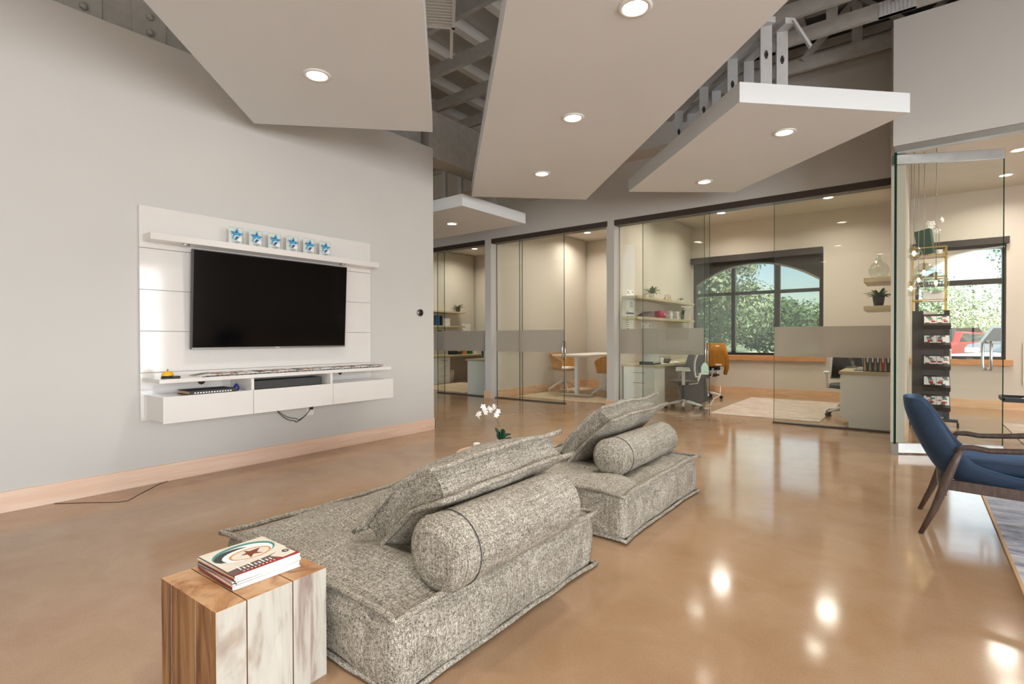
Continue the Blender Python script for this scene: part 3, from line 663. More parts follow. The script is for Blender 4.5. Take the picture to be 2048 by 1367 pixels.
for k,(x_,z_) in enumerate(((-.02,.225),(-.045,.25),(-.075,.235),(-.06,.265),(-.10,.25),(-.125,.265),(-.14,.235),(-.155,.21),(-.17,.18),(-.115,.22),(-.03,.2),(-.185,.2))):
    flower(m,Vector((0,0,.085))+cam_r*x_+Vector((random.uniform(-.01,.01),random.uniform(-.02,.02),z_)),.026,k)
obj('blossoms',m,'petal',t)
t=thing('candle_cup','small white square cup on the low round table','cup',(-2.78,3.12,.30)); obj('cup_body',MB().box(-.02,.02,-.02,.02,0,.055),'white_plastic',t,bevel=.004)
# ------------------------------------------------------------ wooden block table
def bl():
    x0,x1,y0,y1=-.195,.195,-.19,.19; H=.381
    t=thing('block_side_table','square block side table of pale and brown reclaimed wood','side table',(-1.845,.858,0),math.radians(2))
    yc=[-.19,-.095,.06,.19]; xc=[-.195,-.117,.06,.195]
    for r_ in range(3):
        cols=list(zip(xc,xc[1:])) if r_==0 else [(-.195,.195)]
        for a,b in cols:
            c,d=yc[r_]+.0016,yc[r_+1]-.0016; a+=.0006;b-=.0006
            m=MB(); vs=[(a,c,0),(b,c,0),(b,d,0),(a,d,0),(a,c,H),(b,c,H),(b,d,H),(a,d,H)]
            m.mi=0; m.add(vs,[(1,2,6,5),(2,3,7,6)]); m.mi=1; m.add(vs,[(0,1,5,4),(3,0,4,7)]); m.mi=2; m.add(vs,[(4,5,6,7),(3,2,1,0)])
            obj('wood_beam',m,['block_side','block_warm','block_top'],t,bevel=.0012,weld=.0001)
bl()
# ------------------------------------------------------------ magazines on the block
c=[on(2,.43,465,1158),on(2,.43,598,1109),on(2,.43,528,1067),on(2,.43,400,1115)]
ctr=(c[0]+c[2])/2; ex_=(c[1]-c[0]); ang=math.atan2(ex_.y,ex_.x); Lx=ex_.length; Ly=(c[3]-c[0]).length
labs=['bottom','second lowest','third lowest','fourth lowest','middle lower','middle upper','fourth highest','third highest','second highest','top coffee cup cover']
for k in range(10):
    random.seed(k+40); last=k==9
    t=thing('magazine','magazine in the stack on the wooden block, '+labs[k],'magazine',(ctr.x+(0 if last else random.uniform(-.004,.004)),ctr.y+(0 if last else random.uniform(-.004,.004)),.3815+k*.0048),ang+(0 if last else random.uniform(-.05,.05)),'magazines stacked on the wooden block')
    obj('pages',B(-Lx/2,Lx/2,-Ly/2,Ly/2,.0003,.0040),'paper',t); m=MB(); m.box(-Lx/2-.001,Lx/2,-Ly/2,Ly/2+.001,.0041,.0046); m.mi=1; m.box(-Lx/2-.0015,-Lx/2-.0002,-Ly/2,Ly/2,0,.0046)
    obj('cover',m,['cream' if last else 'paper',['pink','ink','red','beige_cover','cover_brown'][k%5]],t)
    if last:
        m=MB(); hx,hy=Lx/2,Ly/2; E=lambda cx,cy,rx,ry,th=0,n=36:[(cx+rx*math.cos(a)*math.cos(th)-ry*math.sin(a)*math.sin(th),cy+rx*math.cos(a)*math.sin(th)+ry*math.sin(a)*math.cos(th)) for a in [2*PI*i/n for i in range(n)]]
        def clip(ps): return [(max(-hx,min(hx,x)),max(-hy,min(hy,y))) for x,y in ps]
        z=.0047
        def lay(i,ps):
            global z
            m.mi=i; m.prism(clip(ps),z,z+.00012); z+=.00018
        lay(0,[(-hx,-hy),(hx,-hy),(hx,-hy*.30),(hx*.3,-hy*.48),(-hx,-hy*.62)])
        lay(1,[(-hx,-hy),(hx,-hy),(hx,-hy*.72),(hx*.2,-hy*.8),(-hx,-hy*.92)])
        lay(2,[(hx*.3,-hy*.55),(hx*.95,-hy*.25),(hx*.95,-hy*.85),(hx*.5,-hy*.9)])
        lay(3,E(-.0*hx,.30*hy,hx*.93,hy*.60,.05)); lay(4,E(-.02*hx,.22*hy,hx*.84,hy*.53,.05)); lay(5,E(-.3*hx,.30*hy,hx*.62,hy*.38,.25)); lay(4,E(-.0,.12*hy,hx*.74,hy*.44,.02))
        lay(6,E(.05*hx,.06*hy,hx*.62,hy*.36,0)); lay(7,E(.05*hx,.05*hy,hx*.56,hy*.31,0)); 
        lay(8,[(0,.35*hy),(.1*hx,.2*hy),(.45*hx,.22*hy),(.22*hx,.0),(.32*hx,-.2*hy),(.08*hx,-.06*hy),(-.1*hx,-.24*hy),(-.06*hx,.02*hy),(-.22*hx,.1*hy),(-.02*hx,.16*hy)])
        lay(9,E(.80*hx,-.55*hy,.012,.012))
        m.mi=4; zz=z
        for q in range(9):
            x=-.72*hx+q*.013; m.box(x,x+.005,-hy*.80,-hy*(.66 if q%3 else .52),zz,zz+.0001)
            m.box(x+.001,x+.006,-hy*.93,-hy*.88,zz,zz+.0001)
        m.mi=4; m.box(.8*hx-.007,.8*hx+.007,-.56*hy-.001,-.56*hy+.001,zz,zz+.0001); m.box(.8*hx-.001,.8*hx+.001,-.56*hy-.007,-.56*hy+.006,zz,zz+.0001)
        obj('cover_picture',m,['cover_brown','red','cream','teal','petal','dark_grey','orange_ring','cream','coffee','ink'],t)
# ------------------------------------------------------------ blue lounge chair
t=thing('lounge_chair','navy velvet lounge chair with dark wooden frame on the blue rug edge','lounge chair',(.02,4.305,0))
W2=.283
spine=[(-.055,.815),(-.045,.73),(.0,.6),(.055,.48),(.115,.385),(.20,.335),(.35,.335),(.55,.355),(.74,.375)]
edge=[(.015,.80),(.075,.73),(.14,.62),(.20,.52),(.27,.45),(.36,.42),(.46,.40),(.6,.405),(.74,.40)]
hw=[.15,.215,.245,.255,.26,.265,.268,.268,.262]
def cr(arr,v):
    n=len(arr)-1; x=v*n; i=min(int(x),n-1); f=x-i
    g=lambda k: Vector(arr[max(0,min(n,k))]) if not isinstance(arr[0],float) else arr[max(0,min(n,k))]
    a,b,c_,d=g(i-1),g(i),g(i+1),g(i+2)
    return .5*((2*b)+(c_-a)*f+(2*a-5*b+4*c_-d)*f*f+(3*b-a-3*c_+d)*f**3)
def shell(u,v):
    uu=2*u-1; s_=cr(spine,v); e=cr(edge,v); k=abs(uu)**2.6; p=s_.lerp(e,k); w=cr(hw,v)
    return (p.x,w*math.copysign(math.sin(min(1,abs(uu))*PI/2)**.9,uu),p.y-(.02*abs(uu)**4 if v<.1 else 0))
obj('seat_shell',MB().grid(shell,25,40),'navy_velvet',t,solid=.055,sub=1)
def cush(u,v):
    a=2*PI*u; 
    x=.30+.24*0; cx=.43; rx=.30;ry=.215; q=math.sin(PI*v); sgn=math.cos(PI*v)
    c_,s_=math.cos(a),math.sin(a); se=lambda x:math.copysign(abs(x)**.5,x)
    return (cx+rx*se(c_)*q**.35,ry*se(s_)*q**.35,.43-.045*se(sgn)*1.0+.015*nz((c_*2,s_*6,v),2,3)*q)
obj('seat_cushion',MB().grid(cush,40,16,cu=True),'navy_velvet',t)
for s_ in (-1,1):
    y=s_*W2
    obj('leg',MB().tube([(.01,y,0.0),(.075,y,.16),(.125,y*1.0,.32),(.165,y,.45),(.195,y,.535)],[.013,.019,.025,.021,.015],12),'walnut',t)
    obj('arm_rest',MB().tube([(.175,y,.52),(.205,y,.548),(.25,y,.552),(.32,y*1.01,.543),(.45,y*1.02,.555),(.60,y*1.02,.575),(.72,y,.585)],[.012,.016,.017,.016,.017,.02,.018],12),'walnut',t)
    obj('side_rail',MB().beam((.10,y*.95,.318),(.74,y*.95,.30),.028,.062),'walnut',t,bevel=.004)
    obj('leg',MB().tube([(.72,y,.585),(.715,y,.3),(.74,y,.013)],[.017,.022,.013],12),'walnut',t)
obj('cross_rail',MB().beam((.115,-W2,.28),(.115,W2,.28),.035,.06),'walnut',t)
t=thing('area_rug','blue grey distressed area rug under the navy lounge chair','rug',(1.9,4.2,0)); obj('rug_pile',B(-1.485,1.5,-1.9,1.15,.001,.010),'rug_blue',t); m=MB()
for b_ in ((-1.5,-1.485,-1.91,1.16),(1.5,1.51,-1.91,1.16),(-1.5,1.51,-1.915,-1.9),(-1.5,1.51,1.15,1.165)): m.box(*b_,.0005,.012)
obj('rug_binding',m,'beige_cover',t)
# ------------------------------------------------------------ office helpers
def plant(name,label,loc,n,L,w,pot,mat,r=.05,seed=1,up=.8,pmat='terracotta',droop=.6,h=.07):
    t=thing(name,label,'plant',loc); obj('pot',MB().lathe([(r*.75,0),(r,h*.9),(r,h),(r*.8,h),(r*.75,h*.85),(0,h*.85)],n=18),pmat,t); random.seed(seed); m=MB()
    for k in range(n):
        a=random.uniform(0,2*PI); leaf(m,(0,0,h*.85),(math.cos(a),math.sin(a),random.uniform(.3,1.2)*up*1.6),L*random.uniform(.6,1.1),w,droop*random.uniform(.3,1.1))
    obj('leaves',m,mat,t,solid=.0015); return t
def shelf(label,x0,x1,y0,y1,z,th=.045,br=None):
    t=thing('wall_shelf',label,'shelf',((x0+x1)/2,(y0+y1)/2,z)); obj('shelf_board',B(-(x1-x0)/2,(x1-x0)/2,-(y1-y0)/2,(y1-y0)/2,-th,0),'birch_top',t,bevel=.003); return t
def office_chair(label,loc,rz,mat='mesh_grey',frame='white_plastic',arms=True):
    t=thing('office_chair',label,'office chair',loc,rz)
    m=MB()
    for k in range(5):
        a=2*PI*k/5+.3; m.tube([(0,0,.12),(.14*math.cos(a),.14*math.sin(a),.105),(.30*math.cos(a),.30*math.sin(a),.075)],[.028,.024,.014],8)
    m.lathe([(.035,.09),(.04,.12),(.03,.16),(0,.16)],n=14); obj('star_base',m,frame,t)
    for k in range(5):
        a=2*PI*k/5+.3; m=MB()
        for s_ in (-.014,.014):
            cx,cy=.30*math.cos(a)-s_*math.sin(a),.30*math.sin(a)+s_*math.cos(a); dx,dy=-math.sin(a)*.009,math.cos(a)*.009
            m.tube([(cx-dx,cy-dy,.032),(cx+dx,cy+dy,.032)],.031,14)
        m.tube([(.30*math.cos(a),.30*math.sin(a),.05),(.30*math.cos(a),.30*math.sin(a),.075)],.008,8); obj('caster',m,'black_plastic',t)
    obj('column',MB().tube([(0,0,.15),(0,0,.28),(0,0,.281),(0,0,.40)],[.028,.028,.016,.016],14),'black_plastic',t)
    obj('mechanism',B(-.09,.09,-.06,.06,.39,.43),'black_plastic',t,bevel=.01)
    def seat(u,v):
        a=2*PI*u; q=math.sin(PI*v)**.3; se=lambda x:math.copysign(abs(x)**.6,x)
        return (.24*se(math.cos(a))*q,.24*se(math.sin(a))*q,.465-.03*math.cos(PI*v)*1.0)
    obj('seat',MB().grid(seat,32,10,cu=True),mat,t)
    def back(u,v): x=-.22-.08*v+.05*math.sin(PI*v)-.05*(1-(2*u-1)**2)+.03; return (x,(2*u-1)*(.22-.03*v),.55+.47*v)
    obj('backrest',MB().grid(back,12,14),mat,t,solid=.02,sub=1)
    m=MB(); rim=[back(u/10,0) for u in range(11)]+[back(1,v/10) for v in range(1,11)]+[back(1-u/10,1) for u in range(1,11)]+[back(0,1-v/10) for v in range(1,10)]
    m.tube(rim,.012,8,closed=True); m.tube([(-.05,0,.41),(-.22,0,.44),(-.27,0,.6)],.02,10); obj('back_frame',m,frame,t)
    if arms:
        for s_ in (-1,1):
            obj('arm_post',MB().beam((0,s_*.26,.42),(.0,s_*.27,.64),.05,.03),frame,t,bevel=.005); obj('arm_pad',B(-.11,.12,s_*.27-.04,s_*.27+.04,.64,.67),frame if frame!='black_plastic' else mat,t,bevel=.012)
            obj('arm_link',MB().beam((0,s_*.27,.43),(0,0,.41),.04,.02),'black_plastic',t)
    return t
def drawers(t,x0,x1,y0,y1,z0,z1,fr,hmat='steel',face='-y',mat='white_lam'):
    obj('cabinet_body',B(x0,x1,y0,y1,z0,z1),mat,t,bevel=.002)
    z=z1-.01
    for h in fr:
        a,b=z-h*(z1-z0-.02)+.004,z
        if face=='-y': d=obj('drawer_front',B(x0+.003,x1-.003,y0-.018,y0-.0005,a,b),mat,t,bevel=.002); zc=(a+b)/2; w_=(x1-x0)*.2; xm=(x0+x1)/2; m=MB().tube([(xm-w_,y0-.019,zc),(xm-w_,y0-.04,zc),(xm+w_,y0-.04,zc),(xm+w_,y0-.019,zc)],.005,8)
        else: d=obj('drawer_front',B(x0-.018,x0-.0005,y0+.003,y1-.003,a,b),mat,t,bevel=.002); zc=(a+b)/2; ym=(y0+y1)/2; w_=(y1-y0)*.2; m=MB().tube([(x0-.019,ym-w_,zc),(x0-.04,ym-w_,zc),(x0-.04,ym+w_,zc),(x0-.019,ym+w_,zc)],.005,8)
        obj('drawer_handle',m,hmat,d); z=a-.004
def book(label,loc,d,mat,rz=0,group=None,name='book',lie=False):
    t=thing(name,label,'book',loc,rz,group); w,dd,h=d
    obj('pages',B(-w/2+.002,w/2-.002,-dd/2+.002,dd/2-.003,.002,h-.002) if not lie else B(-w/2+.002,w/2-.003,-dd/2+.002,dd/2-.002,.002,h-.002),'paper',t)
    if lie: m=B(-w/2,w/2,-dd/2,dd/2,0,.0019); m.box(-w/2,w/2,-dd/2,dd/2,h-.0019,h); m.box(-w/2,-w/2+.002,-dd/2,dd/2,.0019,h-.0019)
    else: m=B(-w/2,-w/2+.0019,-dd/2,dd/2,0,h); m.box(w/2-.0019,w/2,-dd/2,dd/2,0,h); m.box(-w/2+.0019,w/2-.0019,-dd/2,-dd/2+.002,0,h)
    obj('book_cover',m,mat,t); return t
def sheet(name,label,loc,w,h,lines,cat='paper sign',axis='x',mat='paper',sg=1):
    """flat sheet hung on a wall; axis x: on X=const wall facing +x ; y: facing -y"""
    t=thing(name,label,cat,loc); m=MB(); g=MB()
    def bx(m,a,b,c,d,e,f):
        m.box(e,f,a,b,c,d) if axis=='x' else m.box(a,b,-f,-e,c,d)
    bx(m,-w/2,w/2,-h/2,h/2,0,.002); obj('sheet_body',m,mat,t)
    for (a,b,c,d) in lines: bx(g,w*(a-.5),w*(b-.5),h*(c-.5),h*(d-.5),.0021,.0026)
    if lines: obj('printed_lines',g,'ink',t)
    return t
# ============================================================ OFFICE 3 (arched window), X -3.94..-0.2
WL=-3.94
Yw=lambda px:on(0,WL+.05,px,600).y
ys0,ys1=on(0,WL+.28,1275,600).y, on(0,WL+.28,1389,600).y
zt=on(0,WL+.28,1275,590).z; zb=on(0,WL+.28,1275,632).z
shelf('upper birch shelf on the left wall of the arched-window office',WL+.001,WL+.28,ys0,ys1,zt); shelf('lower birch shelf on the left wall of the arched-window office',WL+.001,WL+.28,ys0,ys1,zb)
def at3(px,z=0): return on(0,WL+.15,px,600).y
plant('potted_plant','bushy silvery green plant at left end of upper office shelf',(WL+.15,at3(1304),zt),44,.25,.020,0,'dusty_leaf',.06,4,1.5,'white_lam',.7,.09)
t=thing('coral_ornament','pale openwork coral ornament on the upper office shelf','ornament',(WL+.15,at3(1335),zt)); m=MB(); random.seed(5)
for k in range(60):
    a,b=random.uniform(0,2*PI),random.uniform(-.9,1); q=(1-b*b)**.5; p=Vector((.05*q*math.cos(a),.13*q*math.sin(a),.06+.058*b)); p2=p+Vector((random.uniform(-.02,.02),random.uniform(-.04,.04),random.uniform(-.025,.025))); p2.z=max(.005,p2.z); m.tube([p,(p+p2)/2*1.0,p2],[.008,.009,.007],6)
obj('coral_body',m,'shell_white',t)
t=plant('succulent_box','small white square planter with pale succulents on the upper office shelf',(WL+.15,at3(1362),zt),20,.08,.014,0,'dusty_leaf',.05,9,1.3,'white_plastic',.4,.05)
random.seed(12)
y=ys0+.10
t=thing('accordion_file','dark pink slanted folder leaning left on the lower office shelf','folder',(WL+.14,at3(1293),zb)); obj('folder_body',MB().prism([(-.22,0),(.14,.0),(.14,.11),(.10,.11)],-.1,.1,lambda u_,v_,w_:(w_,u_,v_)),'cover_brown',t)
t=thing('pink_pouch','magenta cylindrical pouch with white label on the lower office shelf','pouch',(WL+.17,at3(1317),zb)); obj('pouch_body',MB().tube([(-.1,0,.07),(-.09,0,.07),(.09,0,.07),(.1,0,.07)],[.055,.07,.07,.055],20),'magenta',t); obj('label_patch',B(.101,.103,-.02,.02,.06,.09),'paper',t)
bl_=['book_blue','dark_grey','paper','ink','cover_brown','book_blue','beige_cover']
for s_,pxx in enumerate((1334,1347)):
    for k in range(6): book('book lying flat in the %s pile on the lower office shelf, %s'%(('left','right')[s_],('bottom','second','third','fourth','fifth','top')[k]),(WL+.15,at3(pxx)+.01*(k%2),zb+k*.026),(.19,.13,.025),bl_[(k*3+s_)%7],0,'books in flat piles on the lower office shelf',lie=True)
t=thing('bamboo_vase','clear vase with leafy stems on the lower office shelf','plant',(WL+.16,at3(1364),zb)); obj('vase',MB().lathe([(.03,0),(.035,.05),(.03,.12),(.035,.15)],n=16),'clear_glass',t); m=MB(); random.seed(8)
for k in range(4): m.tube([(0,.01*k,.02),(.01*k,.02*k-.02,.2)],.006,6)
for k in range(9): a=random.uniform(0,6.3); leaf(m,(0,0,.16+.01*k),(math.cos(a),math.sin(a),.8),.11,.012,.5)
obj('leafy_stems',m,'green_leaf',t)
hl=[(.1,.4,.93,.95),(.1,.35,.89,.91),(.1,.45,.85,.87),(.75,.9,.9,.95),(.5,.9,.5,.52),(.45,.9,.45,.47),(.5,.9,.4,.42),(.45,.9,.35,.37),(.5,.9,.3,.32),(.1,.3,.1,.13),(.3,.8,.06,.08)]
sheet('notice_sheet','upper white printed notice on the left wall by the glass',tuple(on(0,WL+.003,1260,604)),.30,.42,hl)
sheet('notice_sheet','lower white printed notice on the left wall by the glass',tuple(on(0,WL+.003,1260,645)),.30,.36,[(.05,.3,.9-.1*k,.93-.1*k) for k in range(8)]+[(.5,.95,.8,.83),(.55,.9,.75,.77)])
sheet('notice_sheet','wide white sheet pinned under the lower office shelf',tuple(on(0,WL+.003,1292,650)),.45,.10,[(.1,.3,.2,.3),(.85,.9,.1,.7)])
# left desk
yd0=8.12
t=thing('office_desk','birch-topped white desk along the left wall of the arched-window office','desk',(WL,yd0,0))
obj('desk_top',B(.002,.60,0,3.3,.70,.74),'birch_top',t,bevel=.003); obj('side_panel',B(.03,.58,.02,.05,0,.70),'white_lam',t); obj('side_panel',B(.03,.58,2.6,2.64,0,.70),'white_lam',t)
t=thing('drawer_pedestal','white drawer pedestal under the left desk by the glass','cabinet',(WL+.02,yd0+.06,0)); drawers(t,.02,.55,.0,.42,0,.699,(.25,.25,.5),face='-y')
t=thing('privacy_screen','slanted dark translucent panel beside the left desk','screen',(-3.36,9.35,0))
m=MB().prism([(-.0,.03),(.33,.0),(.44,.06),(.37,.93),(.14,.93),(-.04,.35)],-.012,.012,lambda u_,v_,w_:(u_*1.0,w_+u_*.3,v_)); obj('panel',m,'dark_grey',t)
t=thing('file_sorter','dark file sorter holding a fan of white papers on the left desk','file sorter',(WL+.42,yd0+.22,.741)); obj('sorter_base',B(-.12,.12,-.17,.17,0,.02),'dark_grey',t); obj('sorter_back',B(-.12,.12,-.17,-.16,0,.05),'dark_grey',t)
for k in range(8):
    m=MB().grid(lambda u_,v_:(.1-.2*u_,-.14+.035*k+.02*math.sin(PI*v_),.02+.19*v_),3,6); obj('paper_sheaf',m,'paper',t,solid=.004)
t=thing('mug','white mug on the left office desk','mug',(WL+.45,yd0+.62,.741)); obj('mug_body',MB().lathe([(.035,0),(.04,.01),(.04,.10),(.036,.10),(.034,.02),(0,.015)],n=20),'white_plastic',t)
for k,(lb,dx,dy,w_,h_) in enumerate((('sheet of paper lying near the front edge of the left desk',.46,.50,.2,.16),('loose papers in the middle of the left desk',.48,.95,.3,.22),('papers beyond the mug on the left desk',.35,1.3,.25,.3))):
    t=thing('paper_pile',lb,'paper',(WL+dx,yd0+dy,.7405),.2*k); obj('sheets',B(-w_/2,w_/2,-h_/2,h_/2,0,.006),'paper',t)
t=thing('desk_tray','wire letter tray on the left desk','tray',(WL+.3,yd0+.95,.741)); m=MB()
for zz in (.02,.09): 
    m.tube([(-.12,-.16,zz),(.12,-.16,zz),(.12,.16,zz),(-.12,.16,zz)],.004,6,closed=True)
for x_,y_ in ((-.12,-.16),(.12,-.16),(.12,.16),(-.12,.16)): m.tube([(x_,y_,0),(x_,y_,.12)],.004,6)
obj('wire_frame',m,'steel',t)
t=thing('desk_phone','grey desk phone tilted on the left desk','phone',(WL+.48,yd0+.72,.741)); m=MB(); m.T=Matrix.Rotation(.5,4,'X'); m.box(-.07,.07,0,.12,.0,.02); obj('phone_body',m,'dark_grey',t)
office_chair('white-armed office chair pushed in at the left desk near the glass',(-3.06,8.62,0),math.radians(200),'dark_grey')
oc=office_chair('white-framed office chair with a mustard cardigan draped over its back',(-3.25,10.35,0),math.radians(140),'black_plastic')
t=thing('cardigan','mustard yellow cardigan draped over the office chair back','cardigan',(-3.25,10.35,0),math.radians(140))
def card(u_,v_):
    s_=1.25*(v_-.42); z=1.06-abs(s_)*.62*(1.3 if s_<0 else .85)+(.03*(1-min(1,abs(s_)*6))); x=-.28+(.055 if s_>0 else -.075)*min(1,abs(s_)*7)-.02*math.sin(u_*14)
    return (x,(u_-.5)*(.40+.08*math.sin(v_*5)),z)
m=MB().grid(lambda a,b:card(a,b),26,30); obj('knit_body',m,'mustard',t,solid=.02,sub=1)
obj('sleeve',MB().tube([(-.33,-.2,.98),(-.36,-.22,.8),(-.35,-.24,.6),(-.33,-.22,.48)],[.05,.05,.045,.035],10),'mustard',t); m=MB()
for q in range(6): m.box(-.395,-.39,-.10+q*.022,-.088+q*.022,.66,.69)
obj('label_letters',m,'paper',t)
t=thing('floor_cable','white charging cable trailing on the floor under the left desk','cord',(-2.75,9.0,0)); obj('cable',MB().tube([(.1,.3,.35),(.12,.2,.2),(.05,.1,.15),(.0,.0,.02),(.05,-.1,.006),(-.2,-.15,.006)],.005,6),'white_plastic',t)
t=thing('area_rug','pale distressed rug on the floor of the arched-window office','rug',(-1.75,9.75,0)); obj('rug_pile',B(-.80,.70,-1.4,1.25,.001,.008),'rug_beige',t)
# right desk
t=thing('office_desk','white cabinet desk with birch top at the right of the arched-window office','desk',(-.77,8.14,0))
obj('desk_top',B(-.03,.55,-.02,2.2,.70,.74),'birch_top',t,bevel=.003); drawers(t,0,.54,.02,.62,.12,.699,(.18,.22,.6),face='-x'); obj('kick_panel',B(.08,.54,.0,.02,0,.119),'white_lam',t); obj('side_panel',B(.0,.54,0,.019,.12,.699),'white_lam',t)
t=thing('photo_frame','photograph of people in dark clothes standing in a frame on the right desk','photo frame',(-.39,8.25,.741),0); 
obj('frame_edge',B(-.15,.17,-.01,.01,0,.27),'black_plastic',t); obj('print',B(-.14,.16,-.0125,-.0105,.01,.26),'beige_cover',t)
cols=['ink','black_plastic','ink','red','ink']
for k in range(5):
    x=-.10+.055*k; m=MB(); f_=lambda u_,v_,w_:(u_,-w_,v_)
    m.mi=0; m.prism([(x-.016,.01),(x+.016,.01),(x+.026,.17),(x+.012,.19),(x-.012,.19),(x-.026,.17)],.0126,.0134,f_); m.mi=1; m.prism([(x+.016*math.cos(a),.208+.02*math.sin(a)) for a in [i*PI/6 for i in range(12)]],.0126,.0132,f_); m.mi=2; m.prism([(x-.008,.12),(x+.008,.12),(x+.01,.18),(x-.01,.18)],.0135,.0139,f_)
    obj('printed_figure',m,[cols[k],'pink','paper'],t)
for k,(lb,yy) in enumerate((('nearer dark monitor seen edge-on at the right desk',8.9),('farther dark monitor seen edge-on at the right desk',9.36))):
    t=thing('monitor',lb,'monitor',(-.72+.0*k,yy,.741),math.radians(0)); m=MB(); m.T=Matrix.Rotation(-.3,4,'Y'); m.box(-.012,.012,.0,.40,.03,.34); obj('display',m,['dark_grey'],t); obj('foot',B(-.07,.07,.1,.25,0,.015),'steel',t); obj('neck',B(-.015,.015,.15,.2,.015,.1),'steel',t)
for k,(lb,yy) in enumerate((('dark keyboard on the right desk nearest the photo frame',8.42),('second dark keyboard farther back on the right desk',8.72))):
    t=thing('keyboard',lb,'keyboard',(-.50,yy,.7405),.1*k); m=B(-.15,.12,-.06,.06,0,.012); obj('key_case',m,'black_plastic',t,bevel=.003); m=MB()
    for a in range(10):
        for b in range(4): m.box(-.14+a*.0255,-.12+a*.0255,-.05+b*.026,-.03+b*.026,.0121,.015)
    obj('keys',m,'paper',t)
office_chair('office chair behind the right desk with only its casters showing',(-.80,9.25,0),math.radians(-85),'dark_grey')
# right shelves
xr0=on(1,9.9,1731,600).x
zu=on(1,9.9,1731,560).z; zl=on(1,9.9,1731,614).z
shelf('upper birch shelf on the right wall of the arched-window office',xr0,-.205,9.5,10.3,zu+.0,.07); shelf('lower birch shelf on the right wall of the arched-window office',xr0,-.205,9.5,10.3,zl,.07)
px_=on(1,9.7,1757,560).x
t=thing('glass_vase','round ribbed clear glass jar with lid on the upper right shelf','vase',(px_,9.8,zu+.001)); 
m=MB().grid(lambda u_,v_:((.13*math.sin(PI*min(.97,.12+v_*.86))**.75*(1+.05*math.sin(u_*2*PI*12)))*math.cos(2*PI*u_),(.13*math.sin(PI*min(.97,.12+v_*.86))**.75*(1+.05*math.sin(u_*2*PI*12)))*math.sin(2*PI*u_),.29*v_),72,18,cu=True); obj('jar_body',m,'clear_glass',t); obj('jar_lid',MB().lathe([(.035,.285),(.045,.30),(.02,.33),(.028,.36),(0,.38)],n=18),'clear_glass',t)
plant('potted_plant','green plant in dark ribbed bowl on the lower right shelf',(px_,9.75,zl+.001),34,.24,.022,0,'green_leaf',.08,15,1.0,'black_plastic',.5,.15)
# ============================================================ OFFICE 2 X -6.6..-4.06
t=thing('meeting_table','tall white meeting table with two wide T-shaped legs in the middle office','table',(-5.5,9.88,0))
obj('table_top',B(-.40,.40,-.92,.92,.81,.845),'white_lam',t,bevel=.008)
for y_ in (-.60,.60):
    obj('leg',B(-.035,.035,y_-.045,y_+.045,.03,.79),'white_plastic',t,bevel=.004); obj('foot',B(-.36,.36,y_-.035,y_+.035,0.009,.03),'white_plastic',t,bevel=.004); obj('crossbar',B(-.34,.34,y_-.035,y_+.035,.79,.81),'white_plastic',t)
def plychair(label,loc,rz):
    t=thing('swivel_chair',label,'chair',loc,rz); t.scale=(1.12,1.12,1.16); m=MB()
    for k in range(4):
        a=PI/2*k+PI/4; m.tube([(0,0,.22),(.12*math.cos(a),.12*math.sin(a),.17),(.30*math.cos(a),.30*math.sin(a),.06),(.31*math.cos(a),.31*math.sin(a),.012)],[.02,.018,.014,.011],8)
    m.tube([(0,0,.2),(0,0,.42)],.02,12); obj('star_base',m,'white_plastic',t)
    def seat(u,v):
        a=2*PI*u; q=math.sin(PI*v)**.35; return (.235*math.cos(a)*q,.235*math.sin(a)*q,.45-.025*math.cos(PI*v))
    obj('seat_pad',MB().grid(seat,28,8,cu=True),'paper',t)
    def bk(u,v):
        a=(2*u-1)*1.95; rr=.245+.05*v; h=.20+.10*math.cos(a/1.95*PI)**1 if abs(a)<1.95 else .1
        top=.16+.17*max(0,math.cos(a*.8))**.8; return (-rr*math.cos(a),rr*math.sin(a),.40+.04+top*v)
    obj('curved_back',MB().grid(bk,30,8),'ply',t,solid=.014,sub=1); obj('seat_plate',MB().lathe([(.0,.40),(.22,.41),(.235,.43),(.0,.43)],n=28),'ply',t); return t
plychair('plywood-backed swivel chair at the left side of the white meeting table',(-6.12,9.78,0),0)
plychair('plywood-backed swivel chair seen from behind at the right side of the white meeting table',(-4.88,9.5,0),math.radians(165))
t=thing('file_cabinet','low white drawer cabinet against the back wall of the middle office','cabinet',(-5.6,BY-.6,0)); obj('cabinet_top',B(-.35,1.45,.0,.5,.56,.60),'white_lam',t); drawers(t,-.33,.30,.02,.48,.0,.559,(.5,.5)); obj('cabinet_side',B(.31,1.43,.02,.48,.0,.559),'white_lam',t)
t=thing('area_rug','tan rug under the white meeting table','rug',(-5.3,9.65,0)); obj('rug_pile',B(-1.1,1.1,-1.25,1.1,.001,.008),'rug_tan',t)
t=thing('table_cable','black cable hanging under the meeting table','cord',(-5.05,10.3,0)); obj('cable',MB().tube([(0,0,.6),(-.02,0,.4),(-.12,-.05,.2),(-.2,-.05,.02)],.008,6),'black_plastic',t)
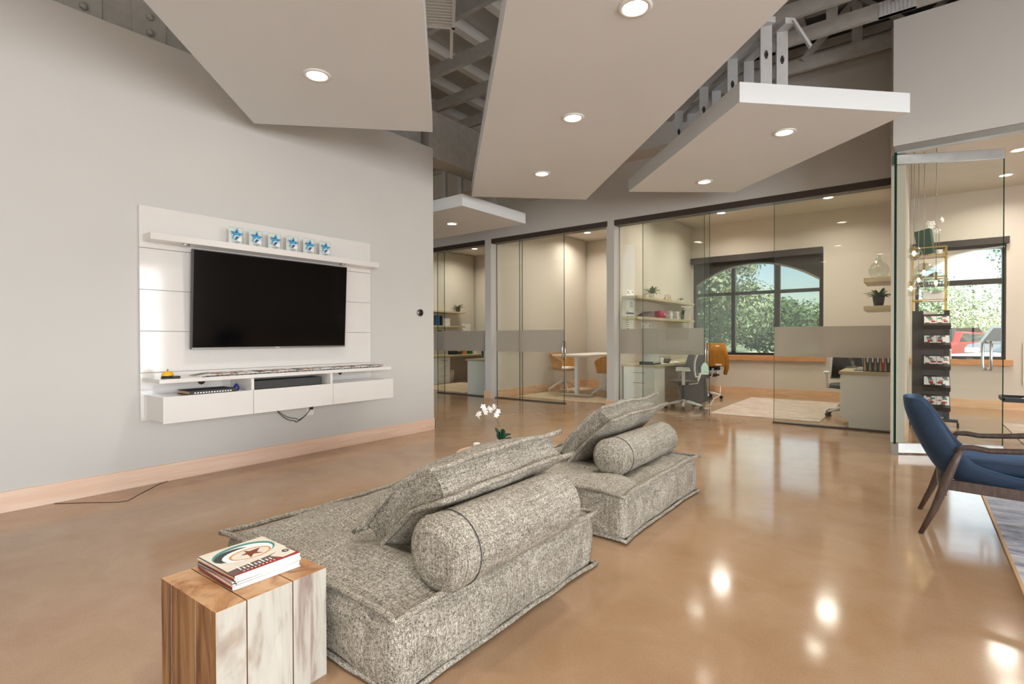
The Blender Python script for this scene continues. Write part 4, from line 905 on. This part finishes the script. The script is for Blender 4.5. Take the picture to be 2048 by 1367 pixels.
# ============================================================ OFFICE 1  X -10.4..-6.74
XL=-10.399
O1=lambda px,py,d=.15: on(0,XL+d,px,py)
zt1=O1(900,622,.28).z; zb1=O1(900,651,.28).z; ya=O1(858,640,.28).y; yb=O1(931,640,.28).y
shelf('upper birch shelf on the left wall of the leftmost office',XL,XL+.28,ya,yb,zt1); shelf('lower birch shelf on the left wall of the leftmost office',XL,XL+.28,ya,yb,zb1)
plant('potted_plant','spiky plant in a small dark pot on the upper leftmost office shelf',(XL+.15,O1(916,620).y,zt1),34,.28,.016,0,'dusty_leaf',.07,22,1.0,'terracotta',.7,.1)
for k,(px,mt,w_) in enumerate(((867,'ink',.05),(872,'book_blue',.09),(879,'black_plastic',.05))):
    book('upright binder on the lower leftmost office shelf, '+('black, farthest left','blue','black with white spine')[k],(XL+.13,O1(px,640).y,zb1),(w_*1.3,.2,.27),mt,PI/2)
for k in range(5): book('book in the flat pile beside the binders, '+('bottom','second','third','fourth','top')[k],(XL+.14,O1(890,640).y,zb1+k*.042),(.17,.26,.04),['ink','paper','dark_grey','beige_cover','ink'][k],0,'books piled flat beside the binders',lie=True)
sheet('pinned_sheet','white sheet pinned beside the lower shelf in the leftmost office',tuple(on(0,XL+.003,932,656)),.38,.26,[(.05,.2,.3,.36),(.05,.2,.15,.2),(.0,.04,.2,.8)])
sheet('pinned_sheet','sheet with black lanyard pinned over the leftmost office desk',tuple(on(0,XL+.003,880,670)),.26,.30,[(.4,.6,.05,.9),(.2,.8,.85,.95)])
yd=ya-.3
t=thing('office_desk','birch-topped corner desk in the leftmost office','desk',(XL,yd,0)); obj('desk_top',B(0,.72,0,BY-.06-yd,.69,.73),'birch_top',t); obj('side_panel',B(.02,.7,BY-.12-yd,BY-.08-yd,0,.69),'white_lam',t)
p=on(0,XL+.70,889,720)
t=thing('drawer_pedestal','white three-drawer pedestal under the leftmost office desk','cabinet',(XL+.69,p.y,0),PI); drawers(t,0.02,.60,-.22,.22,.0,.68,(.22,.22,.56),face='-x')
for k,(px,mt,w_,h_,lb) in enumerate(((905,'black_plastic',.2,.09,'black box on the leftmost office desk'),(916,'dark_grey',.16,.07,'dark grey printer tray on the leftmost office desk'),(927,'orange_ring',.12,.12,'orange box on the leftmost office desk'),(938,'green_leaf',.12,.14,'green box on the leftmost office desk'),(947,'paper',.12,.1,'white box on the leftmost office desk'))):
    q=on(0,XL+.35,px,700); t=thing('desk_box',lb,'box',(XL+.35,q.y,.731)); obj('box_body',B(-.08,.08,-w_/2,w_/2,0,h_),mt,t,bevel=.004); obj('box_lid',B(-.084,.084,-w_/2-.004,w_/2+.004,h_,h_+.012),'dark_grey',t)
t=thing('office_desk','white cabinet desk beside the pillar in the leftmost office','desk',(-7.56,8.2,0)); obj('desk_top',B(-.04,.80,-.02,1.3,.70,.74),'birch_top',t,bevel=.003); obj('side_panel',B(0,.78,0,.03,0,.70),'white_lam',t); obj('cabinet_body',B(.02,.78,.03,.6,.05,.699),'white_lam',t)
t=thing('desk_fan','small round black desk fan on the white desk by the pillar','fan',(-6.95,8.45,.741)); obj('fan_head',MB().tube([(0,-.04,.12),(0,.04,.12)],.075,24),'black_plastic',t); obj('fan_hub',MB().tube([(0,-.045,.12),(0,-.0405,.12)],.025,16),'steel',t); obj('fan_foot',MB().lathe([(.05,0),(.05,.01),(.012,.02),(.012,.05),(0,.05)],n=16),'black_plastic',t)
t=thing('paper_stand','upright white papers beside the desk fan','paper',(-7.25,8.45,.741)); obj('sheets',MB().box(-.06,.06,-.01,.01,0,.18),'paper',t); 
office_chair('dark office chair half hidden behind the white desk in the leftmost office',(-8.05,9.6,.009),math.radians(20),'black_plastic','steel')
t=thing('power_strip','white power strip on the floor under the leftmost office desk','power strip',(-9.4,10.9,0)); obj('strip_body',B(-.15,.15,-.03,.03,0,.04),'white_plastic',t,bevel=.004)
t=thing('waste_bin','pale plastic waste bin beside the drawer pedestal','bin',(XL+.45,p.y+.42,0)); obj('bin_body',MB().lathe([(.0,.0),(.11,.0),(.14,.33),(.135,.33),(.105,.01)],n=20),'white_plastic',t)
t=thing('area_rug','tan rug near the glass in the leftmost office','rug',(-8.6,9.2,0)); obj('rug_pile',B(-.95,.9,-.95,.9,.001,.008),'rug_tan',t)
# ============================================================ OFFICE 4 X -.08..8
# etagere
gx,gy=.17,10.35
t=thing('display_stand','open brass display stand behind the glass door','shelf stand',(gx,gy,0)); m=MB()
for x_ in (-.20,.20):
    for y_ in (-.2,.2): m.beam((x_,y_,0.0),(x_,y_,2.55),.018,.018,up=(1,0,0))
obj('brass_frame',m,'brass',t)
for z_ in (.38,.73,1.08,1.42,1.75,2.10,2.43):
    m=MB()
    for y_ in (-.2,.2): m.beam((-.21,y_,z_),(.21,y_,z_),.018,.018)
    for x_ in (-.20,.20): m.beam((x_,-.2,z_),(x_,.2,z_),.018,.018)
    obj('brass_shelf_rail',m,'brass',t); obj('shelf_plate',B(-.19,.19,-.19,.19,z_-.002,z_+.006),'clear_glass' if z_<2.3 else 'beige_cover',t)
m=MB()
for y_ in (-.2,.2): m.beam((-.21,y_,2.55),(.21,y_,2.55),.018,.018)
for x_ in (-.20,.20): m.beam((x_,-.2,2.55),(x_,.2,2.55),.018,.018)
obj('brass_gallery',m,'brass',t)
t=thing('green_book_box','tall dark green box tilted on top of the brass stand','box',(gx-.03,gy-.04,2.438),math.radians(-20)); m=MB(); m.T=Matrix.Translation((0,0,.03))@Matrix.Rotation(math.radians(-8),4,'Y'); m.box(-.10,.10,-.05,.05,0,.38); obj('box_body',m,'dkgreen',t,bevel=.004)
t=thing('potted_orchid','white orchid behind the green box on the brass stand','orchid',(gx+.12,gy+.10,2.438)); obj('pot',MB().lathe([(.04,0),(.05,.1),(.04,.1),(0,.09)],n=18),'white_plastic',t); m=MB(); leaf(m,(0,0,.1),(1,0,.6),.16,.03,.2); leaf(m,(0,0,.1),(-1,.2,.6),.16,.03,.3); obj('leaves',m,'dark_leaf',t,solid=.002); obj('stem',MB().tube([(0,0,.1),(.0,0,.4),(-.05,0,.52),(-.1,0,.5)],.004,6),'stem_green',t); m=MB(); random.seed(4)
for k in range(9): flower(m,Vector((random.uniform(-.14,.05),random.uniform(-.04,.04),random.uniform(.38,.58))),.055,k)
obj('blossoms',m,'petal',t)
t=thing('glass_cube','small brass and glass cube box on the stand top','box',(gx-.155,gy-.14,2.438)); obj('cube_body',B(-.04,.04,-.04,.04,0,.09),'acrylic',t); 
for k,(z_,mt,x_,lb,w_) in enumerate(((2.108,'acrylic',-.05,'clear glass bowl on the upper brass shelf',.1),(1.758,'paper',.05,'white document box on the brass stand',.13),(1.428,'cream',0,'cream keepsake box on the brass stand',.1),(1.088,'olive',-.05,'olive box low on the brass stand',.1))):
    t=thing('shelf_box',lb,'box',(gx+x_,gy,z_)); obj('box_body',B(-w_,w_,-.08,.08,0,.12),mt,t,bevel=.01)
    if mt!='acrylic': obj('box_lid',B(-w_-.004,w_+.004,-.084,.084,.121,.14),mt,t)
# magazine rack
rx,ry=.19,8.9
t=thing('magazine_rack','black rolling magazine rack with angled pockets behind the glass door','magazine rack',(rx,ry,0),math.radians(0))
obj('side_post',B(-.22,-.10,.24,.30,.06,1.55),'black_plastic',t); obj('side_post',B(.12,.18,.26,.30,.06,1.55),'black_plastic',t); obj('back_panel',B(-.1,.12,.27,.29,.1,1.50),'dark_grey',t)
obj('foot_bar',MB().beam((-.24,.1,.08),(.26,.1,.08),.05,.04),'black_plastic',t)
for x_ in (-.24,.26):
    for y_ in (-.03,.03): obj('caster',MB().tube([(x_-.01,y_+.1,.03),(x_+.01,y_+.1,.03)],.03,14),'black_plastic',t)
for k,z_ in enumerate((.22,.48,.76,1.04,1.30)):
    m=MB(); m.T=Matrix.Translation((.04,-.02,z_))@Matrix.Rotation(math.radians(-52),4,'X'); m.box(-.14,.14,-.0,.012,0,.3) ; m.box(-.14,.14,-.05,0,0,.006); m.box(-.14,.14,-.055,-.05,0,.05); obj('rack_pocket',m,'black_plastic',t)
    for j in range(2):
        s=thing('magazine','colourful magazine in the black rack, %s pocket, %s side'%(('lowest','second','third','fourth','highest')[k],('left','right')[j]),'magazine',(rx+.04,ry-.02,z_),0,'magazines in the black rolling rack'); m=MB(); m.T=Matrix.Rotation(math.radians(-52),4,'X'); m.box(-.132+.134*j,-.002+.134*j,-.012,-.002,.008,.26); obj('pages',m,'paper',s); m=MB(); m.T=Matrix.Rotation(math.radians(-52),4,'X'); random.seed(k*2+j)
        for q in range(7):
            m.mi=q%4; x_=-.128+.134*j+random.uniform(0,.07); zq=.02+.035*q; m.box(x_,x_+random.uniform(.04,.06),-.0135,-.0125,zq,zq+.033)
        obj('cover_picture',m,['pink','teal','cover_brown','red'],s)
t=thing('white_column_stand','slim white lamp post beside the magazine rack','post',(.06,9.62,0)); obj('lower_tube',MB().tube([(0,0,0.01),(0,0,.66)],.035,16),'white_plastic',t); obj('upper_tube',MB().tube([(0,0,.661),(0,0,.95)],.024,16),'white_plastic',t); obj('base_disc',MB().lathe([(.11,0),(.11,.01),(0,.012)],n=24),'white_plastic',t)
sp=on(1,BY-.06,1894,700)
t=thing('desk_calendar','white calendar card standing on the window sill behind the rack','calendar',(sp.x,BY-.05,.8125)); obj('card',B(-.06,.06,-.008,.008,0,.17),'paper',t); m=MB()
for a in range(4):
    for b in range(5): m.box(-.045+a*.026,-.030+a*.026,-.0095,-.0085,.02+b*.026,.034+b*.026)
obj('date_grid',m,'ink',t)
for k,px in enumerate((1925,1940,1975)): 
    pp=on(1,BY-.06,px,712); t=thing('sill_item',('black pen box on the sill right of the calendar','small clear block on the window sill','dark stapler near the right end of the sill')[k],'desk item',(pp.x,BY-.055,.8125)); obj('item_body',B(-.05,.05,-.015,.015,0,.025),['black_plastic','acrylic','dark_grey'][k],t,bevel=.003)
# pendants
pts_=[((1828,507),.085),((1872,566),.13),((1848,545),.12),((1822,577),.10),((1837,560),.08)]
t=None
for k,((px,py),r_) in enumerate(pts_):
    yy=8.2+.27*k; v=on(1,yy,px,py); t=thing('pendant_lamp','clear glass globe pendant behind the glass door, '+('highest, small','largest, right','tall, centre left','lowest left','small between the others')[k],'pendant lamp',tuple(v))
    m=MB(); m.lathe([(r_*math.sin(PI*i/12)*(1 if i>2 else .9),-r_*math.cos(PI*i/12)*1.05) for i in range(0,13)],n=28); obj('glass_globe',m,'clear_glass',t); obj('bulb',MB().lathe([(0,-.02),(.02,0),(.012,.03),(0,.035)],n=12),'bulb',t); obj('socket',MB().tube([(0,0,.035),(0,0,r_*1.08)],.012,10),'brass',t); obj('cord',MB().tube([(0,0,r_*1.08),(0,0,CH-v.z-.001)],.003,6),'steel',t)
# tray table at right edge
tv=on(2,.62,2002,790)
v=on(1,8.0,2003,797)
t=thing('tray_table','black tray table with papers at the right edge behind the door','tray table',(v.x+.35,8.05,0)); obj('tray_top',B(-.35,.4,-.22,.22,v.z-.02,v.z),'black_plastic',t); m=MB()
for b_ in ((-.35,.4,-.22,-.21),(-.35,.4,.21,.22),(-.35,-.34,-.22,.22),(.39,.4,-.22,.22)): m.box(*b_,v.z,v.z+.025)
obj('tray_rim',m,'black_plastic',t); obj('pedestal',MB().tube([(.1,0,v.z-.02),(.1,0,.02)],.025,14),'black_plastic',t); obj('foot_plate',B(-.1,.3,-.15,.15,.012,.03),'black_plastic',t)
s=thing('magazine','open white magazine on the black tray table','magazine',(v.x+.40,8.05,v.z+.001),.2); obj('pages',MB().grid(lambda a,b:(-.2+.4*a,-.13+.26*b,.004+.018*abs(math.sin(PI*a*2))**.7),16,4),'paper',s,solid=.003)
t=thing('area_rug','distressed rug inside the glass-door office by the tray table','rug',(2.1,8.7,0)); obj('rug_pile',B(-1.15,1.4,-1.1,1.1,.001,.008),'rug_beige',t)
t=thing('wall_frame','thin white frame on the wall at the right edge','picture frame',(1.62,BY-.02,.75)); obj('frame_body',B(-.25,.25,-.01,.0,-.35,.35),'white_lam',t,bevel=.003)
# door hang tag
hp=Matrix.Translation((hx,hy,0))@Matrix.Rotation(an,4,'Z')@Vector((L-.14,-.062,.87))
t=thing('door_hanger','pale green door hanger on the glass door handle','door hanger',tuple(hp),an); m=MB()
m.prism([(-.035,-.16),(.045,-.16),(.045,-.03),(.02,.0),(.0,.02),(-.02,.0),(-.035,-.03)],-.0185,-.0165,lambda u_,v_,w_:(u_,w_,v_)); obj('tag_body',m,'tag_green',t); m=MB()
for q in range(6): m.box(-.025+q*.011,-.018+q*.011,-.0195,-.0186,-.13,-.118)
obj('tag_letters',m,'ink',t)
hp=(X(1414),GY-.03+.006-.062,.80)
t=thing('door_hanger','pale green door hanger on the sliding glass door handle','door hanger',hp); m=MB(); m.prism([(-.055,-.16),(.055,-.16),(.055,-.05),(.03,.0),(.0,.02),(-.03,.0),(-.055,-.05)],-.016,-.014,lambda u_,v_,w_:(u_,w_,v_)); obj('tag_body',m,'tag_green',t); obj('tag_stripe',B(-.04,.04,-.0175,-.0165,-.13,-.122),'pink',t)
# ============================================================ outside
struct('ground_outside',(lambda m:(setattr(m,'mi',0),m.box(-60,60,BY+.32,90,-.3,-.02),setattr(m,'mi',1),m.box(-60,-1.5,BY+.32,17,-.02,.03),m.box(-60,60,30,90,-.02,.04),m)[-1])(MB()),['asphalt','grass'])
def tree(label,loc,h,r,n,mat,seed,ls=.16,trunk=True):
    ls*=.6; n=int(n*1.6)
    t=thing('tree',label,'tree',loc); random.seed(seed); m=MB(); bl=[]
    for k in range(int(9+r*3)):
        a=random.uniform(0,6.28); q=r*.62*random.random()**.5; bl.append((Vector((q*math.cos(a),q*math.sin(a),h*.25+h*.62*random.random()*(1-q/r*.35))),min(r,h*.6)*random.uniform(.25,.45)))
    for k in range(n):
        c_,br=random.choice(bl); d=Vector((random.gauss(0,1),random.gauss(0,1),random.gauss(0,1))).normalized(); p=c_+d*br*random.uniform(.75,1.05)
        a=d.orthogonal().normalized(); b=d.cross(a); th=random.uniform(0,6.3); a2=a*math.cos(th)+b*math.sin(th)+d*random.uniform(-.6,.6); b2=d.cross(a2).normalized(); s_=ls*random.uniform(.6,1.3)
        m.add([p,p+a2*s_*.5+b2*s_*.35,p+a2*s_,p+a2*s_*.5-b2*s_*.35],[(0,1,2,3)])
    obj('foliage',m,mat,t)
    if trunk:
        m=MB().tube([(0,0,-.3),(.05,0,h*.3),(0,.05,h*.6)],[r*.07,r*.05,r*.03],8)
        for k in range(4): a=k*1.6; m.tube([(0,0,h*.3),(r*.3*math.cos(a),r*.3*math.sin(a),h*.6)],[r*.035,r*.015],6)
        obj('trunk',m,'bark',t)
    return t
tree('large pale green tree filling the arched window centre',(-6.4,19,-.2),7.5,3.3,14000,'foliage',1,.2); tree('smaller tree behind the left panes of the arched window',(-11.5,24,-.2),7,3.0,6000,'foliage',2,.22)
tree('low dark green tree behind the right panes of the arched window',(-5.0,28,-.2),3.3,3.4,6000,'foliage_dark',3,.26); tree('low dark green tree at the right edge of the arched window',(-2.2,36,-.2),4.2,3.6,6000,'foliage_dark',4,.28)
tree('bright tree beyond the parked cars, left part of the door window',(1.2,44,-.2),5.5,3.5,6000,'foliage',5,.24); tree('tall tree beyond the parked cars, right part of the door window',(5.6,35,-.2),8,3.6,6000,'foliage',6,.24)
tree('distant dark tree left of the arched window view',(-19,36,-.2),6,4,5000,'foliage_dark',8,.3); tree('distant tree behind the large pale tree',(-11.5,40,-.2),6,4.5,6000,'foliage_dark',9,.3); tree('far bright tree right of the parked cars',(13.5,38,-.2),7,4,4000,'foliage',10,.3)
def car(label,loc,rz,mat,suv=True):
    t=thing('car',label,'car',loc,rz); t.scale=(1,1,1 if mat!='car_white' else .8); W_=.9
    H=[(-2.2,.35),(-2.25,.75),(-2.1,.95),(-1.3,1.02),(-.7,1.55 if suv else 1.38),(1.4,1.6 if suv else 1.35),(2.0,1.05),(2.25,.95),(2.25,.35)]
    f_=lambda u_,v_,w_:(u_,w_*(1-.12*max(0,(v_-.9)/.6)),v_)
    obj('car_body',MB().prism(H,-W_,W_,f_),mat,t,bevel=.06)
    m=MB(); g=[(-1.15,1.03),(-.62,1.48 if suv else 1.31),(1.3,1.52 if suv else 1.29),(1.8,1.06)]; m.prism(g,-W_-.006,W_+.006,f_); obj('side_windows',m,'car_glass',t)
    m=MB(); m.add([(-1.28,-.75,1.05),(-1.28,.75,1.05),(-.74,.66,1.5),(-.74,-.66,1.5)],[(0,1,2,3)]); m.add([(1.97,-.75,1.1),(1.97,.75,1.1),(1.45,.66,1.52),(1.45,-.66,1.52)],[(0,1,2,3)]); obj('windscreen',m,'car_glass',t,solid=.02)
    for x_ in (-1.4,1.4):
        for s_ in (-1,1): obj('wheel',MB().tube([(x_,s_*.72,.33),(x_,s_*.93,.33)],.33,20),'black_plastic',t)
    obj('headlights',(lambda m:(m.box(-2.27,-2.2,-.85,-.5,.7,.85),m.box(-2.27,-2.2,.5,.85,.7,.85),m)[-1])(MB()),'white_plastic',t); obj('number_plate',B(-2.28,-2.24,-.25,.25,.5,.62),'paper',t)
car('red car parked farthest left outside the door window',(.75,24.5,-.02),math.radians(70),'car_red',False); car('silver car parked in the middle outside the door window',(3.0,24.0,-.02),math.radians(65),'car_silver'); car('white car parked nearest outside the door window',(2.9,17.0,-.02),math.radians(10),'car_white',False); car('silver car far left outside behind the brass stand',(-1.9,25.5,-.02),math.radians(95),'car_silver')
# pendant bulbs behind the camera are reflected in the office glass
for k in range(4):
    t=thing('pendant_lamp','amber bulb pendant hanging in the rear lobby, '+('first','second','third','fourth')[k],'pendant lamp',(2.4+.35*k,-1.5-.25*k,2.5)); obj('glass_globe',MB().lathe([(.09*math.sin(PI*i/10),-.12*math.cos(PI*i/10)) for i in range(11)],n=20),'clear_glass',t); obj('bulb',MB().lathe([(0,-.06),(.03,-.02),(.02,.04),(0,.05)],n=12),'bulb',t); obj('cord',MB().tube([(0,0,.12),(0,0,1.87)],.004,6),'black_plastic',t)
# ============================================================ light
w=bpy.data.worlds.new('sky'); SC.world=w; w.use_nodes=True; t=w.node_tree
sk=t.nodes.new('ShaderNodeTexSky'); sk.sky_type='NISHITA'; sk.sun_disc=False; sk.sun_elevation=math.radians(48); sk.sun_rotation=math.radians(150)
bg=t.nodes['Background']; t.links.new(sk.outputs[0],bg.inputs[0]); bg.inputs[1].default_value=SKY
s=bpy.data.lights.new('sun','SUN'); s.energy=SUN; s.angle=.01; s.color=(1,.96,.9); so=bpy.data.objects.new('sun',s); COL.objects.link(so); so.rotation_euler=(math.radians(42),0,math.radians(25))
def area(loc,rot,sx,sy,e,c=(.92,.96,1)):
    l=bpy.data.lights.new('window_light','AREA'); l.shape='RECTANGLE'; l.size=sx; l.size_y=sy; l.energy=e; l.color=c; o=bpy.data.objects.new('window_light',l); COL.objects.link(o); o.location=loc; o.rotation_euler=rot
for a,b in wins: area(((a+b)/2,-6.22,1.73),(math.radians(90),0,0),b-a,3.2,RL*PI*(b-a)*3.2,(1,.94,.86))
for a,b in wy: area((8.22,(a+b)/2,1.73),(math.radians(90),0,math.radians(90)),b-a,3.2,RR*(.45 if a>3 else .9)*PI*(b-a)*3.2,(.94,.97,1))
area(((W3[0]+W3[1])/2,BY+.25,1.8),(math.radians(-90),0,0),2.3,1.8,14); area((.6,BY+.25,1.7),(math.radians(-90),0,0),1.0,1.7,8)
SC.view_settings.view_transform='Standard'; SC.view_settings.look='None'; SC.view_settings.exposure=EXPO; SC.view_settings.gamma=1
